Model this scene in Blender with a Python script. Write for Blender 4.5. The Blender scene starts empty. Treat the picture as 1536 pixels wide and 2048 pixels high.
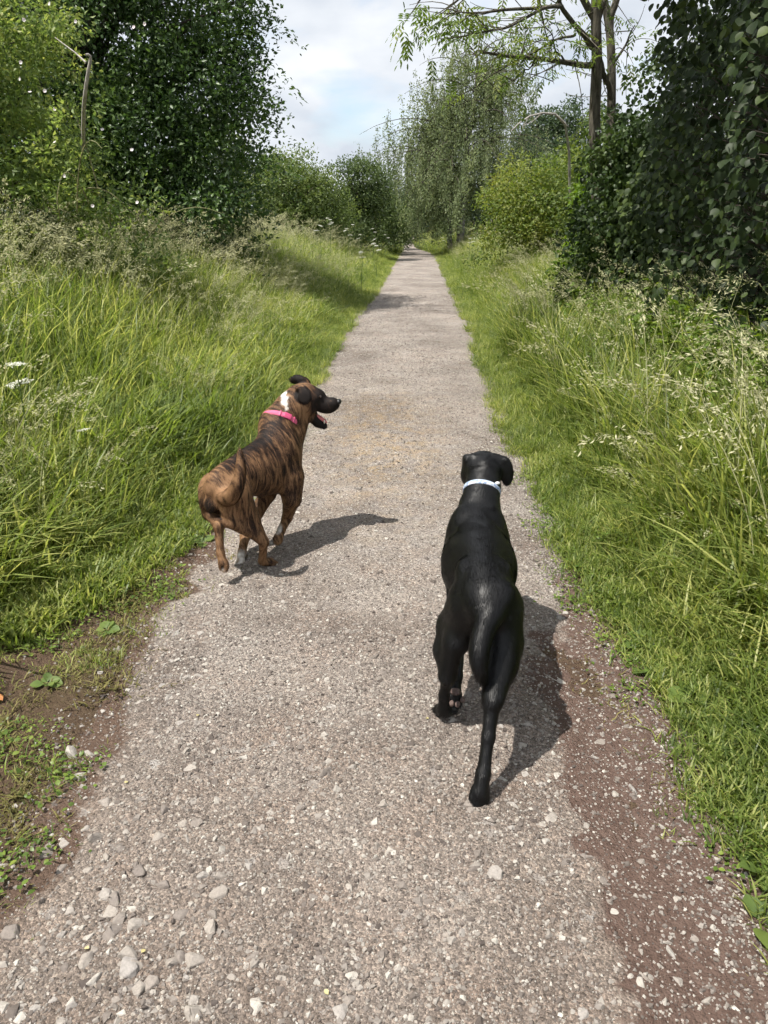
import bpy, math, random
import numpy as np
from mathutils import Vector, Matrix

random.seed(7)
RNG = np.random.default_rng(7)
scene = bpy.context.scene
COL = scene.collection

# ------------------------------------------------------------------ camera
CAM_H, PITCH, FPX = 1.5, math.radians(20.8), 1538.0
cd = bpy.data.cameras.new('camera')
cam = bpy.data.objects.new('camera', cd)
COL.objects.link(cam)
cam.location = (0, 0, CAM_H)
cam.rotation_euler = (math.pi / 2 - PITCH, 0, 0)
cd.sensor_fit = 'VERTICAL'
cd.sensor_height = 24.0
cd.lens = FPX / 2048 * 24.0
cd.clip_start, cd.clip_end = 0.02, 3000
scene.camera = cam

# ------------------------------------------------------------------ sky, sun, exposure
TO_SUN = Vector((-0.42, -0.20, 1.0)).normalized()
SUN_EL = math.asin(TO_SUN.z)
SUN_AZ = math.atan2(TO_SUN.x, TO_SUN.y) % (2 * math.pi)
world = bpy.data.worlds.new('World')
scene.world = world
world.use_nodes = True
wn = world.node_tree
for n in list(wn.nodes):
    wn.nodes.remove(n)


def mk(nt, typ, **kw):
    n = nt.nodes.new(typ)
    for k, v in kw.items():
        if k == 'ins':
            for a, b in v.items():
                n.inputs[a].default_value = b
        else:
            setattr(n, k, v)
    return n


w_out = mk(wn, 'ShaderNodeOutputWorld')
w_bg = mk(wn, 'ShaderNodeBackground', ins={'Strength': 0.13})
w_sky = mk(wn, 'ShaderNodeTexSky', sky_type='NISHITA', sun_disc=False, sun_elevation=SUN_EL,
           sun_rotation=SUN_AZ, air_density=1.0, dust_density=1.2, ozone_density=1.0)
w_tc = mk(wn, 'ShaderNodeTexCoord')
# broken cloud: flatten the view direction onto a cloud layer, then layered noise
w_sep = mk(wn, 'ShaderNodeSeparateXYZ')
w_add = mk(wn, 'ShaderNodeMath', operation='ADD', ins={1: 0.30})
w_dx = mk(wn, 'ShaderNodeMath', operation='DIVIDE')
w_dy = mk(wn, 'ShaderNodeMath', operation='DIVIDE')
w_cmb = mk(wn, 'ShaderNodeCombineXYZ')
w_n1 = mk(wn, 'ShaderNodeTexNoise', ins={'Scale': 2.3, 'Detail': 7.0, 'Roughness': 0.52, 'Distortion': 0.35})
w_r1 = mk(wn, 'ShaderNodeValToRGB')
w_r1.color_ramp.elements[0].position = 0.20
w_r1.color_ramp.elements[1].position = 0.46
w_n2 = mk(wn, 'ShaderNodeTexNoise', ins={'Scale': 3.2, 'Detail': 6.0, 'Roughness': 0.5})
w_r2 = mk(wn, 'ShaderNodeValToRGB')
w_r2.color_ramp.elements[0].position = 0.32
w_r2.color_ramp.elements[0].color = (3.5, 3.8, 4.25, 1)
w_r2.color_ramp.elements[1].position = 0.68
w_r2.color_ramp.elements[1].color = (5.1, 5.25, 5.45, 1)
w_mix = mk(wn, 'ShaderNodeMixRGB')
L = wn.links.new
L(w_tc.outputs['Generated'], w_sep.inputs[0])
L(w_sep.outputs['Z'], w_add.inputs[0])
L(w_sep.outputs['X'], w_dx.inputs[0]); L(w_add.outputs[0], w_dx.inputs[1])
L(w_sep.outputs['Y'], w_dy.inputs[0]); L(w_add.outputs[0], w_dy.inputs[1])
L(w_dx.outputs[0], w_cmb.inputs[0]); L(w_dy.outputs[0], w_cmb.inputs[1])
L(w_cmb.outputs[0], w_n1.inputs['Vector']); L(w_cmb.outputs[0], w_n2.inputs['Vector'])
L(w_n1.outputs['Fac'], w_r1.inputs[0]); L(w_n2.outputs['Fac'], w_r2.inputs[0])
L(w_r1.outputs[0], w_mix.inputs['Fac']); L(w_sky.outputs[0], w_mix.inputs[1]); L(w_r2.outputs[0], w_mix.inputs[2])
L(w_mix.outputs[0], w_bg.inputs[0]); L(w_bg.outputs[0], w_out.inputs[0])

sl = bpy.data.lights.new('sun', 'SUN')
sl.energy, sl.angle, sl.color = 5.0, math.radians(0.55), (1.0, 0.955, 0.88)
sun = bpy.data.objects.new('sun', sl)
COL.objects.link(sun)
sun.rotation_euler = TO_SUN.to_track_quat('Z', 'Y').to_euler()
sun.location = (-20, -9, 45)

vs = scene.view_settings
vs.view_transform, vs.look, vs.exposure, vs.gamma = 'Standard', 'None', 0.62, 1.0
vs.use_curve_mapping = False
scene.render.engine = 'CYCLES'
cy = scene.cycles
cy.max_bounces, cy.diffuse_bounces, cy.glossy_bounces = 6, 4, 1
cy.transmission_bounces, cy.transparent_max_bounces = 4, 2
cy.use_adaptive_sampling = True
cy.adaptive_threshold = 0.035
cy.adaptive_min_samples = 12
cy.caustics_reflective = cy.caustics_refractive = False
cy.use_denoising = True
# ------------------------------------------------------------------ helpers
def pt(u, v, d):
    """photo pixel (1536x2048 frame) at ground distance d -> point of the place"""
    b = (1024 - v) / FPX
    ry = math.cos(PITCH) + b * math.sin(PITCH)
    rz = -math.sin(PITCH) + b * math.cos(PITCH)
    return np.array([(u - 768) / FPX * d / ry, d, CAM_H + rz * d / ry])


def tag(o, label=None, cat=None, group=None, kind=None):
    for k, v in (('label', label), ('category', cat), ('group', group), ('kind', kind)):
        if v:
            o[k] = v
    return o


def np_mesh(name, V, faces, attrs=None, smooth=False):
    """V (n,3); faces: list of (m,k) int arrays"""
    me = bpy.data.meshes.new(name)
    V = np.asarray(V, np.float32)
    me.vertices.add(len(V))
    me.vertices.foreach_set('co', V.ravel())
    faces = [np.asarray(f, np.int32) for f in faces if len(f)]
    if faces:
        loops = np.concatenate([f.ravel() for f in faces])
        sizes = np.concatenate([np.full(len(f), f.shape[1], np.int32) for f in faces])
        starts = np.concatenate([[0], np.cumsum(sizes)[:-1]]).astype(np.int32)
        me.loops.add(len(loops))
        me.loops.foreach_set('vertex_index', loops)
        me.polygons.add(len(sizes))
        me.polygons.foreach_set('loop_start', starts)
        me.polygons.foreach_set('loop_total', sizes)
        if smooth:
            me.polygons.foreach_set('use_smooth', np.ones(len(sizes), bool))
    for k, a in (attrs or {}).items():
        a = np.asarray(a)
        if a.dtype.kind == 'i':
            at = me.attributes.new(k, 'INT', 'POINT'); at.data.foreach_set('value', a.astype(np.int32))
        elif a.ndim == 2:
            at = me.attributes.new(k, 'FLOAT_VECTOR', 'POINT'); at.data.foreach_set('vector', a.astype(np.float32).ravel())
        else:
            at = me.attributes.new(k, 'FLOAT', 'POINT'); at.data.foreach_set('value', a.astype(np.float32))
    me.update()
    me.validate()
    return me


def obj(name, me, mat=None, parent=None, loc=None):
    o = bpy.data.objects.new(name, me)
    COL.objects.link(o)
    if mat:
        me.materials.clear()
        me.materials.append(mat)
    if parent:
        o.parent = parent
    if loc is not None:
        o.location = loc
    return o


def empty(name, loc, rz=0.0):
    o = bpy.data.objects.new(name, None)
    o.empty_display_size = 0.1
    COL.objects.link(o)
    o.location = loc
    o.rotation_euler = (0, 0, rz)
    return o


def _hash(ix, iy, iz):
    h = (ix * 374761393 + iy * 668265263 + iz * 1274126177) & 0xFFFFFFFF
    h = ((h ^ (h >> 13)) * 1274126177) & 0xFFFFFFFF
    return ((h ^ (h >> 16)) & 0xFFFF) / 65535.0


def vnoise(x, y, z=0.0):
    x, y, z = np.broadcast_arrays(np.asarray(x, float), np.asarray(y, float), np.asarray(z, float))
    fx, fy, fz = np.floor(x), np.floor(y), np.floor(z)
    ix, iy, iz = fx.astype(np.int64), fy.astype(np.int64), fz.astype(np.int64)
    tx, ty, tz = x - fx, y - fy, z - fz
    tx, ty, tz = tx * tx * (3 - 2 * tx), ty * ty * (3 - 2 * ty), tz * tz * (3 - 2 * tz)
    r = 0
    for a in (0, 1):
        for b in (0, 1):
            for c in (0, 1):
                w = (tx if a else 1 - tx) * (ty if b else 1 - ty) * (tz if c else 1 - tz)
                r = r + w * _hash(ix + a, iy + b, iz + c)
    return r * 2 - 1


def fbm(x, y, z=0.0, oct=3):
    r, a, f = 0, 1.0, 1.0
    for i in range(oct):
        r = r + a * vnoise(np.asarray(x) * f + 17.3 * i, np.asarray(y) * f + 5.1 * i, np.asarray(z) * f)
        a *= 0.5; f *= 2.03
    return r


def sstep(a, b, x):
    t = np.clip((np.asarray(x, float) - a) / (b - a), 0, 1)
    return t * t * (3 - 2 * t)


def unit(v):
    v = np.asarray(v, float)
    return v / np.maximum(np.linalg.norm(v, axis=-1, keepdims=True), 1e-9)


def tubes(polys, sides=6):
    """polys: list of (pts (n,3), radii (n)); returns V, [quads]"""
    VV, FF, off = [], [], 0
    for P, R in polys:
        P = np.asarray(P, float); R = np.broadcast_to(np.asarray(R, float), (len(P),))
        T = unit(np.gradient(P, axis=0))
        ref = np.array([0.31, 0.27, 0.91]) if abs(T[:, 2]).mean() < 0.8 else np.array([0.9, 0.3, 0.1])
        A = unit(np.cross(T, ref)); B = np.cross(T, A)
        ang = np.arange(sides) / sides * 2 * math.pi
        ring = A[:, None] * np.cos(ang)[None, :, None] + B[:, None] * np.sin(ang)[None, :, None]
        V = P[:, None] + ring * R[:, None, None]
        n = len(P)
        i = np.arange(n - 1)[:, None] * sides; j = np.arange(sides)[None]; k = (np.arange(sides) + 1)[None] % sides
        Q = np.stack([i + j, i + k, i + sides + k, i + sides + j], -1).reshape(-1, 4) + off
        VV.append(V.reshape(-1, 3)); FF.append(Q); off += n * sides
    return np.concatenate(VV), [np.concatenate(FF)]


def bez(a, b, c, n=8):
    t = np.linspace(0, 1, n)[:, None]
    return (1 - t) ** 2 * np.asarray(a) + 2 * t * (1 - t) * np.asarray(b) + t * t * np.asarray(c)


def smooth_line(pts, rads, n=18):
    pts = np.asarray(pts, float); t = np.linspace(0, 1, len(pts)); tt = np.linspace(0, 1, n)
    Q = np.stack([np.interp(tt, t, pts[:, i]) for i in range(3)], -1)
    for _ in range(6):
        Q[1:-1] = (Q[:-2] + 2 * Q[1:-1] + Q[2:]) / 4
    return list(Q), list(np.interp(tt, t, rads))


def wob(P, amp, seed=0):
    P = np.array(P, float)
    t = np.linspace(0, 1, len(P))
    for k in range(3):
        P[:, k] += amp * vnoise(t * 4 + seed * 3.7, seed * 1.3 + k * 9.1) * np.sin(t * math.pi) ** 0.5
    return P


# leaf templates: (verts, tris/quads); x = along the leaf, y = width, z = up
def tpl_diamond(w=0.5, fold=0.12):
    return np.array([[0, 0, 0], [.45, -w / 2, fold], [1, 0, 0], [.45, w / 2, fold]]), [np.array([[0, 1, 2], [0, 2, 3]])]


def tpl_leaf(w=0.45, fold=0.10, droop=0.12):
    V = [[0, 0, 0], [.28, -w * .42, fold * .8], [.28, 0, 0.02], [.28, w * .42, fold * .8],
         [.62, -w * .46, fold * .8 - droop * .3], [.62, 0, -droop * .3], [.62, w * .46, fold * .8 - droop * .3], [1, 0, -droop]]
    F3 = [[0, 1, 2], [0, 2, 3], [4, 7, 5], [5, 7, 6]]
    F4 = [[1, 4, 5, 2], [2, 5, 6, 3]]
    return np.array(V), [np.array(F3), np.array(F4)]


def tpl_round(w=0.86, fold=0.09, droop=0.16):
    """hazel-like: nearly round, doubly toothed outline, short point"""
    xs = [0.02, .16, .40, .66, .86]
    hw = [.14, .37, .50, .46, .24]
    V = [[-0.02, 0, 0]]
    for x, h in zip(xs, hw):
        z = -droop * x * x
        V += [[x, -h * w, z + fold * h * 2], [x, 0, z], [x, h * w, z + fold * h * 2]]
    V.append([1.03, 0, -droop * 1.1])
    F3 = [[0, 1, 2], [0, 2, 3]]
    F4 = []
    for i in range(4):
        a = 1 + 3 * i
        F4 += [[a, a + 3, a + 4, a + 1], [a + 1, a + 4, a + 5, a + 2]]
    F3 += [[13, 16, 14], [14, 16, 15]]
    return np.array(V), [np.array(F3), np.array(F4)]


def place(tpl, pos, xdir, nrm, size, tint=None, extra=None):
    """copies of a template; returns V, faces, attrs"""
    T, F = tpl
    pos = np.asarray(pos, float); N = len(pos)
    X = unit(xdir); Z = unit(nrm - X * (X * nrm).sum(-1, keepdims=True)); Y = np.cross(Z, X)
    s = np.broadcast_to(np.asarray(size, float), (N,))[:, None, None]
    V = pos[:, None] + s * (T[None, :, 0:1] * X[:, None] + T[None, :, 1:2] * Y[:, None] + T[None, :, 2:3] * Z[:, None])
    off = (np.arange(N) * len(T))[:, None, None]
    FF = [(f[None] + off).reshape(-1, f.shape[1]) for f in F]
    t = RNG.random(N) if tint is None else np.asarray(tint)
    return V.reshape(-1, 3), FF, {'tint': np.repeat(t, len(T))}


def merge(parts):
    VV, off, FD, AT = [], 0, {}, {}
    for V, F, A in parts:
        VV.append(V)
        for f in F:
            FD.setdefault(f.shape[1], []).append(f + off)
        for k, a in A.items():
            AT.setdefault(k, []).append(a)
        off += len(V)
    return np.concatenate(VV), [np.concatenate(x) for x in FD.values()], {k: np.concatenate(x) for k, x in AT.items()}


def rnd_dirs(n):
    return unit(RNG.normal(size=(n, 3)))


# ------------------------------------------------------------------ materials
def new_mat(name):
    m = bpy.data.materials.new(name)
    m.use_nodes = True
    nt = m.node_tree
    nt.nodes.clear()
    out = mk(nt, 'ShaderNodeOutputMaterial')
    return m, nt, out


def ramp(nt, stops, interp='LINEAR'):
    r = mk(nt, 'ShaderNodeValToRGB')
    cr = r.color_ramp
    cr.interpolation = interp
    while len(cr.elements) < len(stops):
        cr.elements.new(0.5)
    for e, (p, c) in zip(cr.elements, stops):
        e.position = p
        e.color = (*c, 1) if len(c) == 3 else c
    return r


VEG = 1.22   # leaf reflectance, all kinds together


def leaf_mat(name, c0, c1, c2, transl=0.35, rough=0.5, spec=0.3, patch=0.6, objrnd=False, hue=0.0):
    """leaf: colours along a per-leaf 'tint', soft patches by place, light shining through"""
    if max(c1) < .4:
        c0, c1, c2 = [tuple(x * VEG for x in c) for c in (c0, c1, c2)]
    m, nt, out = new_mat(name)
    at = mk(nt, 'ShaderNodeAttribute', attribute_name='tint')
    geo = mk(nt, 'ShaderNodeNewGeometry')
    no = mk(nt, 'ShaderNodeTexNoise', ins={'Scale': patch, 'Detail': 3.0})
    nt.links.new(geo.outputs['Position'], no.inputs['Vector'])
    mx = mk(nt, 'ShaderNodeMath', operation='MULTIPLY_ADD', ins={1: 1.1, 2: -0.55})
    nt.links.new(no.outputs['Fac'], mx.inputs[0])
    ad = mk(nt, 'ShaderNodeMath', operation='ADD')
    nt.links.new(at.outputs['Fac'], ad.inputs[0]); nt.links.new(mx.outputs[0], ad.inputs[1])
    last = ad
    if objrnd:
        oi = mk(nt, 'ShaderNodeObjectInfo')
        m2 = mk(nt, 'ShaderNodeMath', operation='MULTIPLY_ADD', ins={1: 0.5, 2: -0.25})
        nt.links.new(oi.outputs['Random'], m2.inputs[0])
        a2 = mk(nt, 'ShaderNodeMath', operation='ADD')
        nt.links.new(ad.outputs[0], a2.inputs[0]); nt.links.new(m2.outputs[0], a2.inputs[1])
        last = a2
    r = ramp(nt, [(0.0, c0), (0.55, c1), (1.0, c2)])
    nt.links.new(last.outputs[0], r.inputs[0])
    bs = mk(nt, 'ShaderNodeBsdfPrincipled', ins={'Roughness': rough, 'Specular IOR Level': spec})
    tr = mk(nt, 'ShaderNodeBsdfTranslucent')
    hs = mk(nt, 'ShaderNodeHueSaturation', ins={'Hue': 0.495, 'Saturation': 1.15, 'Value': 1.45})
    nt.links.new(r.outputs[0], bs.inputs['Base Color']); nt.links.new(r.outputs[0], hs.inputs['Color'])
    nt.links.new(hs.outputs[0], tr.inputs['Color'])
    ms = mk(nt, 'ShaderNodeMixShader', ins={0: transl})
    nt.links.new(bs.outputs[0], ms.inputs[1]); nt.links.new(tr.outputs[0], ms.inputs[2])
    nt.links.new(ms.outputs[0], out.inputs[0])
    return m


def bark_mat(name, c0, c1, scale=14.0):
    m, nt, out = new_mat(name)
    tc = mk(nt, 'ShaderNodeTexCoord')
    mp = mk(nt, 'ShaderNodeMapping'); mp.inputs['Scale'].default_value = (scale, scale, scale * .3)
    no = mk(nt, 'ShaderNodeTexNoise', ins={'Scale': 1.0, 'Detail': 6.0, 'Roughness': .65})
    r = ramp(nt, [(.3, c0), (.7, c1)])
    bp = mk(nt, 'ShaderNodeBump', ins={'Strength': .8, 'Distance': .02})
    bs = mk(nt, 'ShaderNodeBsdfPrincipled', ins={'Roughness': .9, 'Specular IOR Level': .15})
    k = nt.links.new
    k(tc.outputs['Object'], mp.inputs[0]); k(mp.outputs[0], no.inputs['Vector']); k(no.outputs['Fac'], r.inputs[0])
    k(no.outputs['Fac'], bp.inputs['Height']); k(bp.outputs[0], bs.inputs['Normal'])
    k(r.outputs[0], bs.inputs['Base Color']); k(bs.outputs[0], out.inputs[0])
    return m


def plain_mat(name, c, rough=.6, spec=.3, vary=.15, scale=60.0, bump=0.0, sheen=0.0):
    m, nt, out = new_mat(name)
    tc = mk(nt, 'ShaderNodeTexCoord')
    no = mk(nt, 'ShaderNodeTexNoise', ins={'Scale': scale, 'Detail': 4.0})
    r = ramp(nt, [(.3, tuple(x * (1 - vary) for x in c)), (.7, tuple(min(1, x * (1 + vary)) for x in c))])
    bs = mk(nt, 'ShaderNodeBsdfPrincipled', ins={'Roughness': rough, 'Specular IOR Level': spec, 'Sheen Weight': sheen})
    k = nt.links.new
    k(tc.outputs['Object'], no.inputs['Vector']); k(no.outputs['Fac'], r.inputs[0]); k(r.outputs[0], bs.inputs['Base Color'])
    if bump:
        bp = mk(nt, 'ShaderNodeBump', ins={'Strength': bump, 'Distance': .003})
        k(no.outputs['Fac'], bp.inputs['Height']); k(bp.outputs[0], bs.inputs['Normal'])
    k(bs.outputs[0], out.inputs[0])
    return m


def scatter(name, pts, rot, scl, vid, variants, parent=None):
    """one object that repeats small variants (grass tufts, grit) at points, by geometry nodes"""
    me = np_mesh(name, pts, [], {'rot': rot, 'scl': scl, 'vid': vid.astype(int)})
    o = obj(name, me, None, parent)
    src = bpy.data.collections.new(name + '_pieces')
    for v in variants:
        src.objects.link(v)
    ng = bpy.data.node_groups.new(name, 'GeometryNodeTree')
    ng.interface.new_socket('Geometry', in_out='INPUT', socket_type='NodeSocketGeometry')
    ng.interface.new_socket('Geometry', in_out='OUTPUT', socket_type='NodeSocketGeometry')
    gi = ng.nodes.new('NodeGroupInput'); go = ng.nodes.new('NodeGroupOutput')
    ci = ng.nodes.new('GeometryNodeCollectionInfo')
    ci.inputs['Collection'].default_value = src
    ci.inputs['Separate Children'].default_value = True
    ci.inputs['Reset Children'].default_value = True
    ip = ng.nodes.new('GeometryNodeInstanceOnPoints')
    ip.inputs['Pick Instance'].default_value = True

    def na(n, t):
        a = ng.nodes.new('GeometryNodeInputNamedAttribute'); a.data_type = t; a.inputs['Name'].default_value = n
        return a.outputs['Attribute']
    k = ng.links.new
    k(gi.outputs[0], ip.inputs['Points']); k(ci.outputs[0], ip.inputs['Instance'])
    k(na('vid', 'INT'), ip.inputs['Instance Index'])
    e2r = ng.nodes.new('FunctionNodeEulerToRotation')
    k(na('rot', 'FLOAT_VECTOR'), e2r.inputs[0]); k(e2r.outputs[0], ip.inputs['Rotation'])
    k(na('scl', 'FLOAT'), ip.inputs['Scale'])
    k(ip.outputs[0], go.inputs[0])
    md = o.modifiers.new('scatter', 'NODES'); md.node_group = ng
    return o


def variant(name, me, mat):
    me.materials.clear(); me.materials.append(mat)
    return bpy.data.objects.new(name, me)
# ------------------------------------------------------------------ terrain and path
_LY = [-4, 1.07, 1.9, 2.4, 3, 3.7, 4.5, 5.6, 8.2, 12.6, 17, 32, 40, 43, 52, 68, 95]
_LX = [-.92, -.92, -.90, -.88, -.85, -.84, -.82, -.77, -.68, -.52, -.25, .42, .84, .90, 1.10, 2.05, 4.2]
_RY = [-4, 1.1, 1.6, 2.4, 3.1, 4.5, 7.2, 10.9, 18.3, 34, 39, 43, 52, 68, 95]
_RX = [.86, .86, .88, .86, .83, .87, 1.05, 1.27, 1.60, 2.25, 2.2, 1.80, 1.95, 2.75, 5.0]


def edge_l(y):
    return np.interp(y, _LY, _LX) + .05 * vnoise(np.asarray(y) * 1.7, 3.3) + .03 * vnoise(np.asarray(y) * 6, 8.3)


def edge_r(y):
    return np.interp(y, _RY, _RX) + .04 * vnoise(np.asarray(y) * 1.9, 13.3) + .025 * vnoise(np.asarray(y) * 7, 28.3)


def terrain(x, y):
    x = np.asarray(x, float); y = np.asarray(y, float)
    sl_ = edge_l(y) - x; sr_ = x - edge_r(y)
    z = .50 * sstep(.5, 3.2, sl_) + .36 * sstep(.5, 2.0, sr_)
    out = sstep(.05, .6, np.maximum(sl_, sr_))
    z = z + out * (.035 * fbm(x * 1.3, y * 1.3) + .012 * vnoise(x * 7, y * 7))
    z = z + .03 * sstep(.0, .14, np.maximum(sl_, sr_)) * (0.6 + .5 * vnoise(x * 4, y * 4))
    return z - .012 * (1 - out)


def path_z(x, y):
    el, er = edge_l(y), edge_r(y)
    t = np.clip((x - el) / (er - el), -.2, 1.2)
    crown = .022 * (1 - (2 * t - 1) ** 2)
    m = np.maximum(el - x, x - er)
    z = crown + .006 * fbm(x * 3, y * 3) + .0045 * vnoise(x * 14, y * 14) + .003 * vnoise(x * 33, y * 33)
    rut = -.018 * np.exp(-((x - er + .22) / .16) ** 2) * sstep(4.5, 2.0, y)
    return z + rut + .05 * sstep(22, 40, y) - .05 * sstep(.04, .24, m + .05 * vnoise(x * 6, y * 6))


def gaxis(segs):
    out = []
    for a, b, st in segs:
        out.append(np.arange(a, b, st))
    out.append([segs[-1][1]])
    return np.concatenate(out)


def grid_mesh(name, X, Y, Z, attrs=None):
    n, m = X.shape
    V = np.stack([X, Y, Z], -1).reshape(-1, 3)
    i = np.arange(n - 1)[:, None] * m; j = np.arange(m - 1)[None]
    Q = np.stack([i + j, i + j + 1, i + m + j + 1, i + m + j], -1).reshape(-1, 4)
    return np_mesh(name, V, [Q], {k: a.ravel() for k, a in (attrs or {}).items()}, smooth=True)


xs = gaxis([(-900, -60, 60), (-60, -12, 3), (-12, -3, .3), (-3, 3, .06), (3, 12, .3), (12, 60, 3), (60, 900, 60)])
ys = gaxis([(-60, -4, 4), (-4, .6, .25), (.6, 6, .06), (6, 20, .25), (20, 100, 1.0), (100, 1500, 50)])
YY, XX = np.meshgrid(ys, xs, indexing='ij')
g_me = grid_mesh('ground', XX, YY, terrain(XX, YY))

m_soil, nt, out = new_mat('soil')
k = nt.links.new
geo = mk(nt, 'ShaderNodeNewGeometry')
n1 = mk(nt, 'ShaderNodeTexNoise', ins={'Scale': 3.0, 'Detail': 6.0, 'Roughness': .6})
n2 = mk(nt, 'ShaderNodeTexNoise', ins={'Scale': 60.0, 'Detail': 5.0, 'Roughness': .7})
n3 = mk(nt, 'ShaderNodeTexNoise', ins={'Scale': 1.6, 'Detail': 4.0})
for n in (n1, n2, n3):
    k(geo.outputs['Position'], n.inputs['Vector'])
r1 = ramp(nt, [(.3, (.075, .048, .034)), (.55, (.125, .082, .060)), (.8, (.19, .14, .105))])
k(n2.outputs['Fac'], r1.inputs[0])
r2 = ramp(nt, [(.48, (0, 0, 0)), (.70, (.7, .7, .7))])
mm = mk(nt, 'ShaderNodeMath', operation='MULTIPLY_ADD', ins={1: .45}); k(n2.outputs['Fac'], mm.inputs[0])
m3 = mk(nt, 'ShaderNodeMath', operation='MULTIPLY', ins={1: .6}); k(n3.outputs['Fac'], m3.inputs[0]); k(m3.outputs[0], mm.inputs[2])
k(mm.outputs[0], r2.inputs[0])
mx = mk(nt, 'ShaderNodeMixRGB', ins={2: (.105, .085, .040, 1)})
k(r2.outputs[0], mx.inputs[0]); k(r1.outputs[0], mx.inputs[1])
bp = mk(nt, 'ShaderNodeBump', ins={'Strength': 1.0, 'Distance': .03})
k(n2.outputs['Fac'], bp.inputs['Height'])
bs = mk(nt, 'ShaderNodeBsdfPrincipled', ins={'Roughness': .95, 'Specular IOR Level': .1})
k(mx.outputs[0], bs.inputs['Base Color']); k(bp.outputs[0], bs.inputs['Normal']); k(bs.outputs[0], out.inputs[0])
ground = tag(obj('ground', g_me, m_soil), kind='structure')

py = gaxis([(-3, .7, .2), (.7, 3.2, .018), (3.2, 6, .04), (6, 14, .1), (14, 40, .3), (40, 95, 1)])
pc = np.linspace(-.15, 1.15, 111)
PY, PC = np.meshgrid(py, pc, indexing='ij')
EL, ER = edge_l(PY), edge_r(PY)
PX = EL + PC * (ER - EL)
PZ = path_z(PX, PY)
# dark damp mud strip along the right edge near the camera, bare reddish soil along the left edge
mudline = .47 + .12 * sstep(1.2, 2.6, PY) + .30 * sstep(2.3, 3.4, PY) + .08 * fbm(PX * 4, PY * 3) + .05 * vnoise(PX * 16, PY * 13) + .03 * vnoise(PX * 40, PY * 34)
mud = sstep(-.07, .05, PX - mudline) * sstep(3.9, 2.9, PY)
left = sstep(.0, .26, EL + .17 - PX + .15 * fbm(PX * 2.6, PY * 2.6 + 40)) * sstep(9, 4, PY)
brown = sstep(4.2, 1.4, PY + .5 * fbm(PX * 1.5, PY * 1.5)) * np.clip(.75 + .5 * fbm(PX * 2, PY * 1.3 + 9), 0, 1)
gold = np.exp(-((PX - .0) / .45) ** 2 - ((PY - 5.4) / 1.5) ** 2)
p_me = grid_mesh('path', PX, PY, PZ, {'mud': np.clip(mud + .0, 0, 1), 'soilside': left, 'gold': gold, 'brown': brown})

m_path, nt, out = new_mat('gravel_path')
k = nt.links.new
geo = mk(nt, 'ShaderNodeNewGeometry')


def N(scale, detail=5.0, rough=.6, dist=0.0):
    n = mk(nt, 'ShaderNodeTexNoise', ins={'Scale': scale, 'Detail': detail, 'Roughness': rough, 'Distortion': dist})
    k(geo.outputs['Position'], n.inputs['Vector'])
    return n.outputs['Fac']


def VO(scale, feature='F1', rnd=1.0):
    n = mk(nt, 'ShaderNodeTexVoronoi', feature=feature, ins={'Scale': scale, 'Randomness': rnd})
    k(geo.outputs['Position'], n.inputs['Vector'])
    return n


def MIX(f, a, b, mode='MIX'):
    n = mk(nt, 'ShaderNodeMixRGB', blend_type=mode)
    for s, v in ((0, f), (1, a), (2, b)):
        if hasattr(v, 'links') or isinstance(v, bpy.types.NodeSocket):
            k(v, n.inputs[s])
        else:
            n.inputs[s].default_value = v if s == 0 else (*v, 1)
    return n.outputs[0]


def RAMP(f, stops, interp='LINEAR'):
    r = ramp(nt, stops, interp)
    k(f, r.inputs[0])
    return r.outputs[0]


base = RAMP(N(2.2), [(.3, (.212, .188, .172)), (.5, (.270, .245, .226)), (.72, (.330, .306, .284))])
warm = RAMP(N(5.0, 4), [(.45, (0, 0, 0)), (.7, (.6, .6, .6))])
base = MIX(warm, base, (.262, .215, .186))
base = MIX(1.0, base, RAMP(N(.9, 5, .6, .6), [(.32, (.68, .65, .63)), (.5, (1, 1, 1)), (.68, (1.24, 1.23, 1.21))]), 'MULTIPLY')
v1 = VO(150); v2 = VO(62); v3 = VO(340)
c1 = RAMP(v1.outputs['Color'], [(.0, (.35, .33, .31)), (.5, (.85, .82, .80)), (1, (1.75, 1.7, 1.62))])
base = MIX(.75, base, c1, 'MULTIPLY')
c3 = RAMP(v3.outputs['Color'], [(.0, (.45, .44, .43)), (.6, (.95, .95, .95)), (1, (1.8, 1.75, 1.7))])
base = MIX(.7, base, c3, 'MULTIPLY')
# scattered pale chips
chip = mk(nt, 'ShaderNodeMath', operation='LESS_THAN', ins={1: .33})
k(v2.outputs['Distance'], chip.inputs[0])
sel = mk(nt, 'ShaderNodeSeparateColor'); k(v2.outputs['Color'], sel.inputs[0])
gate = mk(nt, 'ShaderNodeMath', operation='GREATER_THAN', ins={1: .72}); k(sel.outputs[0], gate.inputs[0])
cm = mk(nt, 'ShaderNodeMath', operation='MULTIPLY'); k(chip.outputs[0], cm.inputs[0]); k(gate.outputs[0], cm.inputs[1])
chipc = RAMP(sel.outputs[1], [(0, (.26, .24, .22)), (.6, (.40, .37, .33)), (1, (.52, .50, .46))])
base = MIX(cm.outputs[0], base, chipc)
ab_ = mk(nt, 'ShaderNodeAttribute', attribute_name='brown')
base = MIX(ab_.outputs['Fac'], base, MIX(1.0, base, (.85, .79, .745), 'MULTIPLY'))
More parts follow.
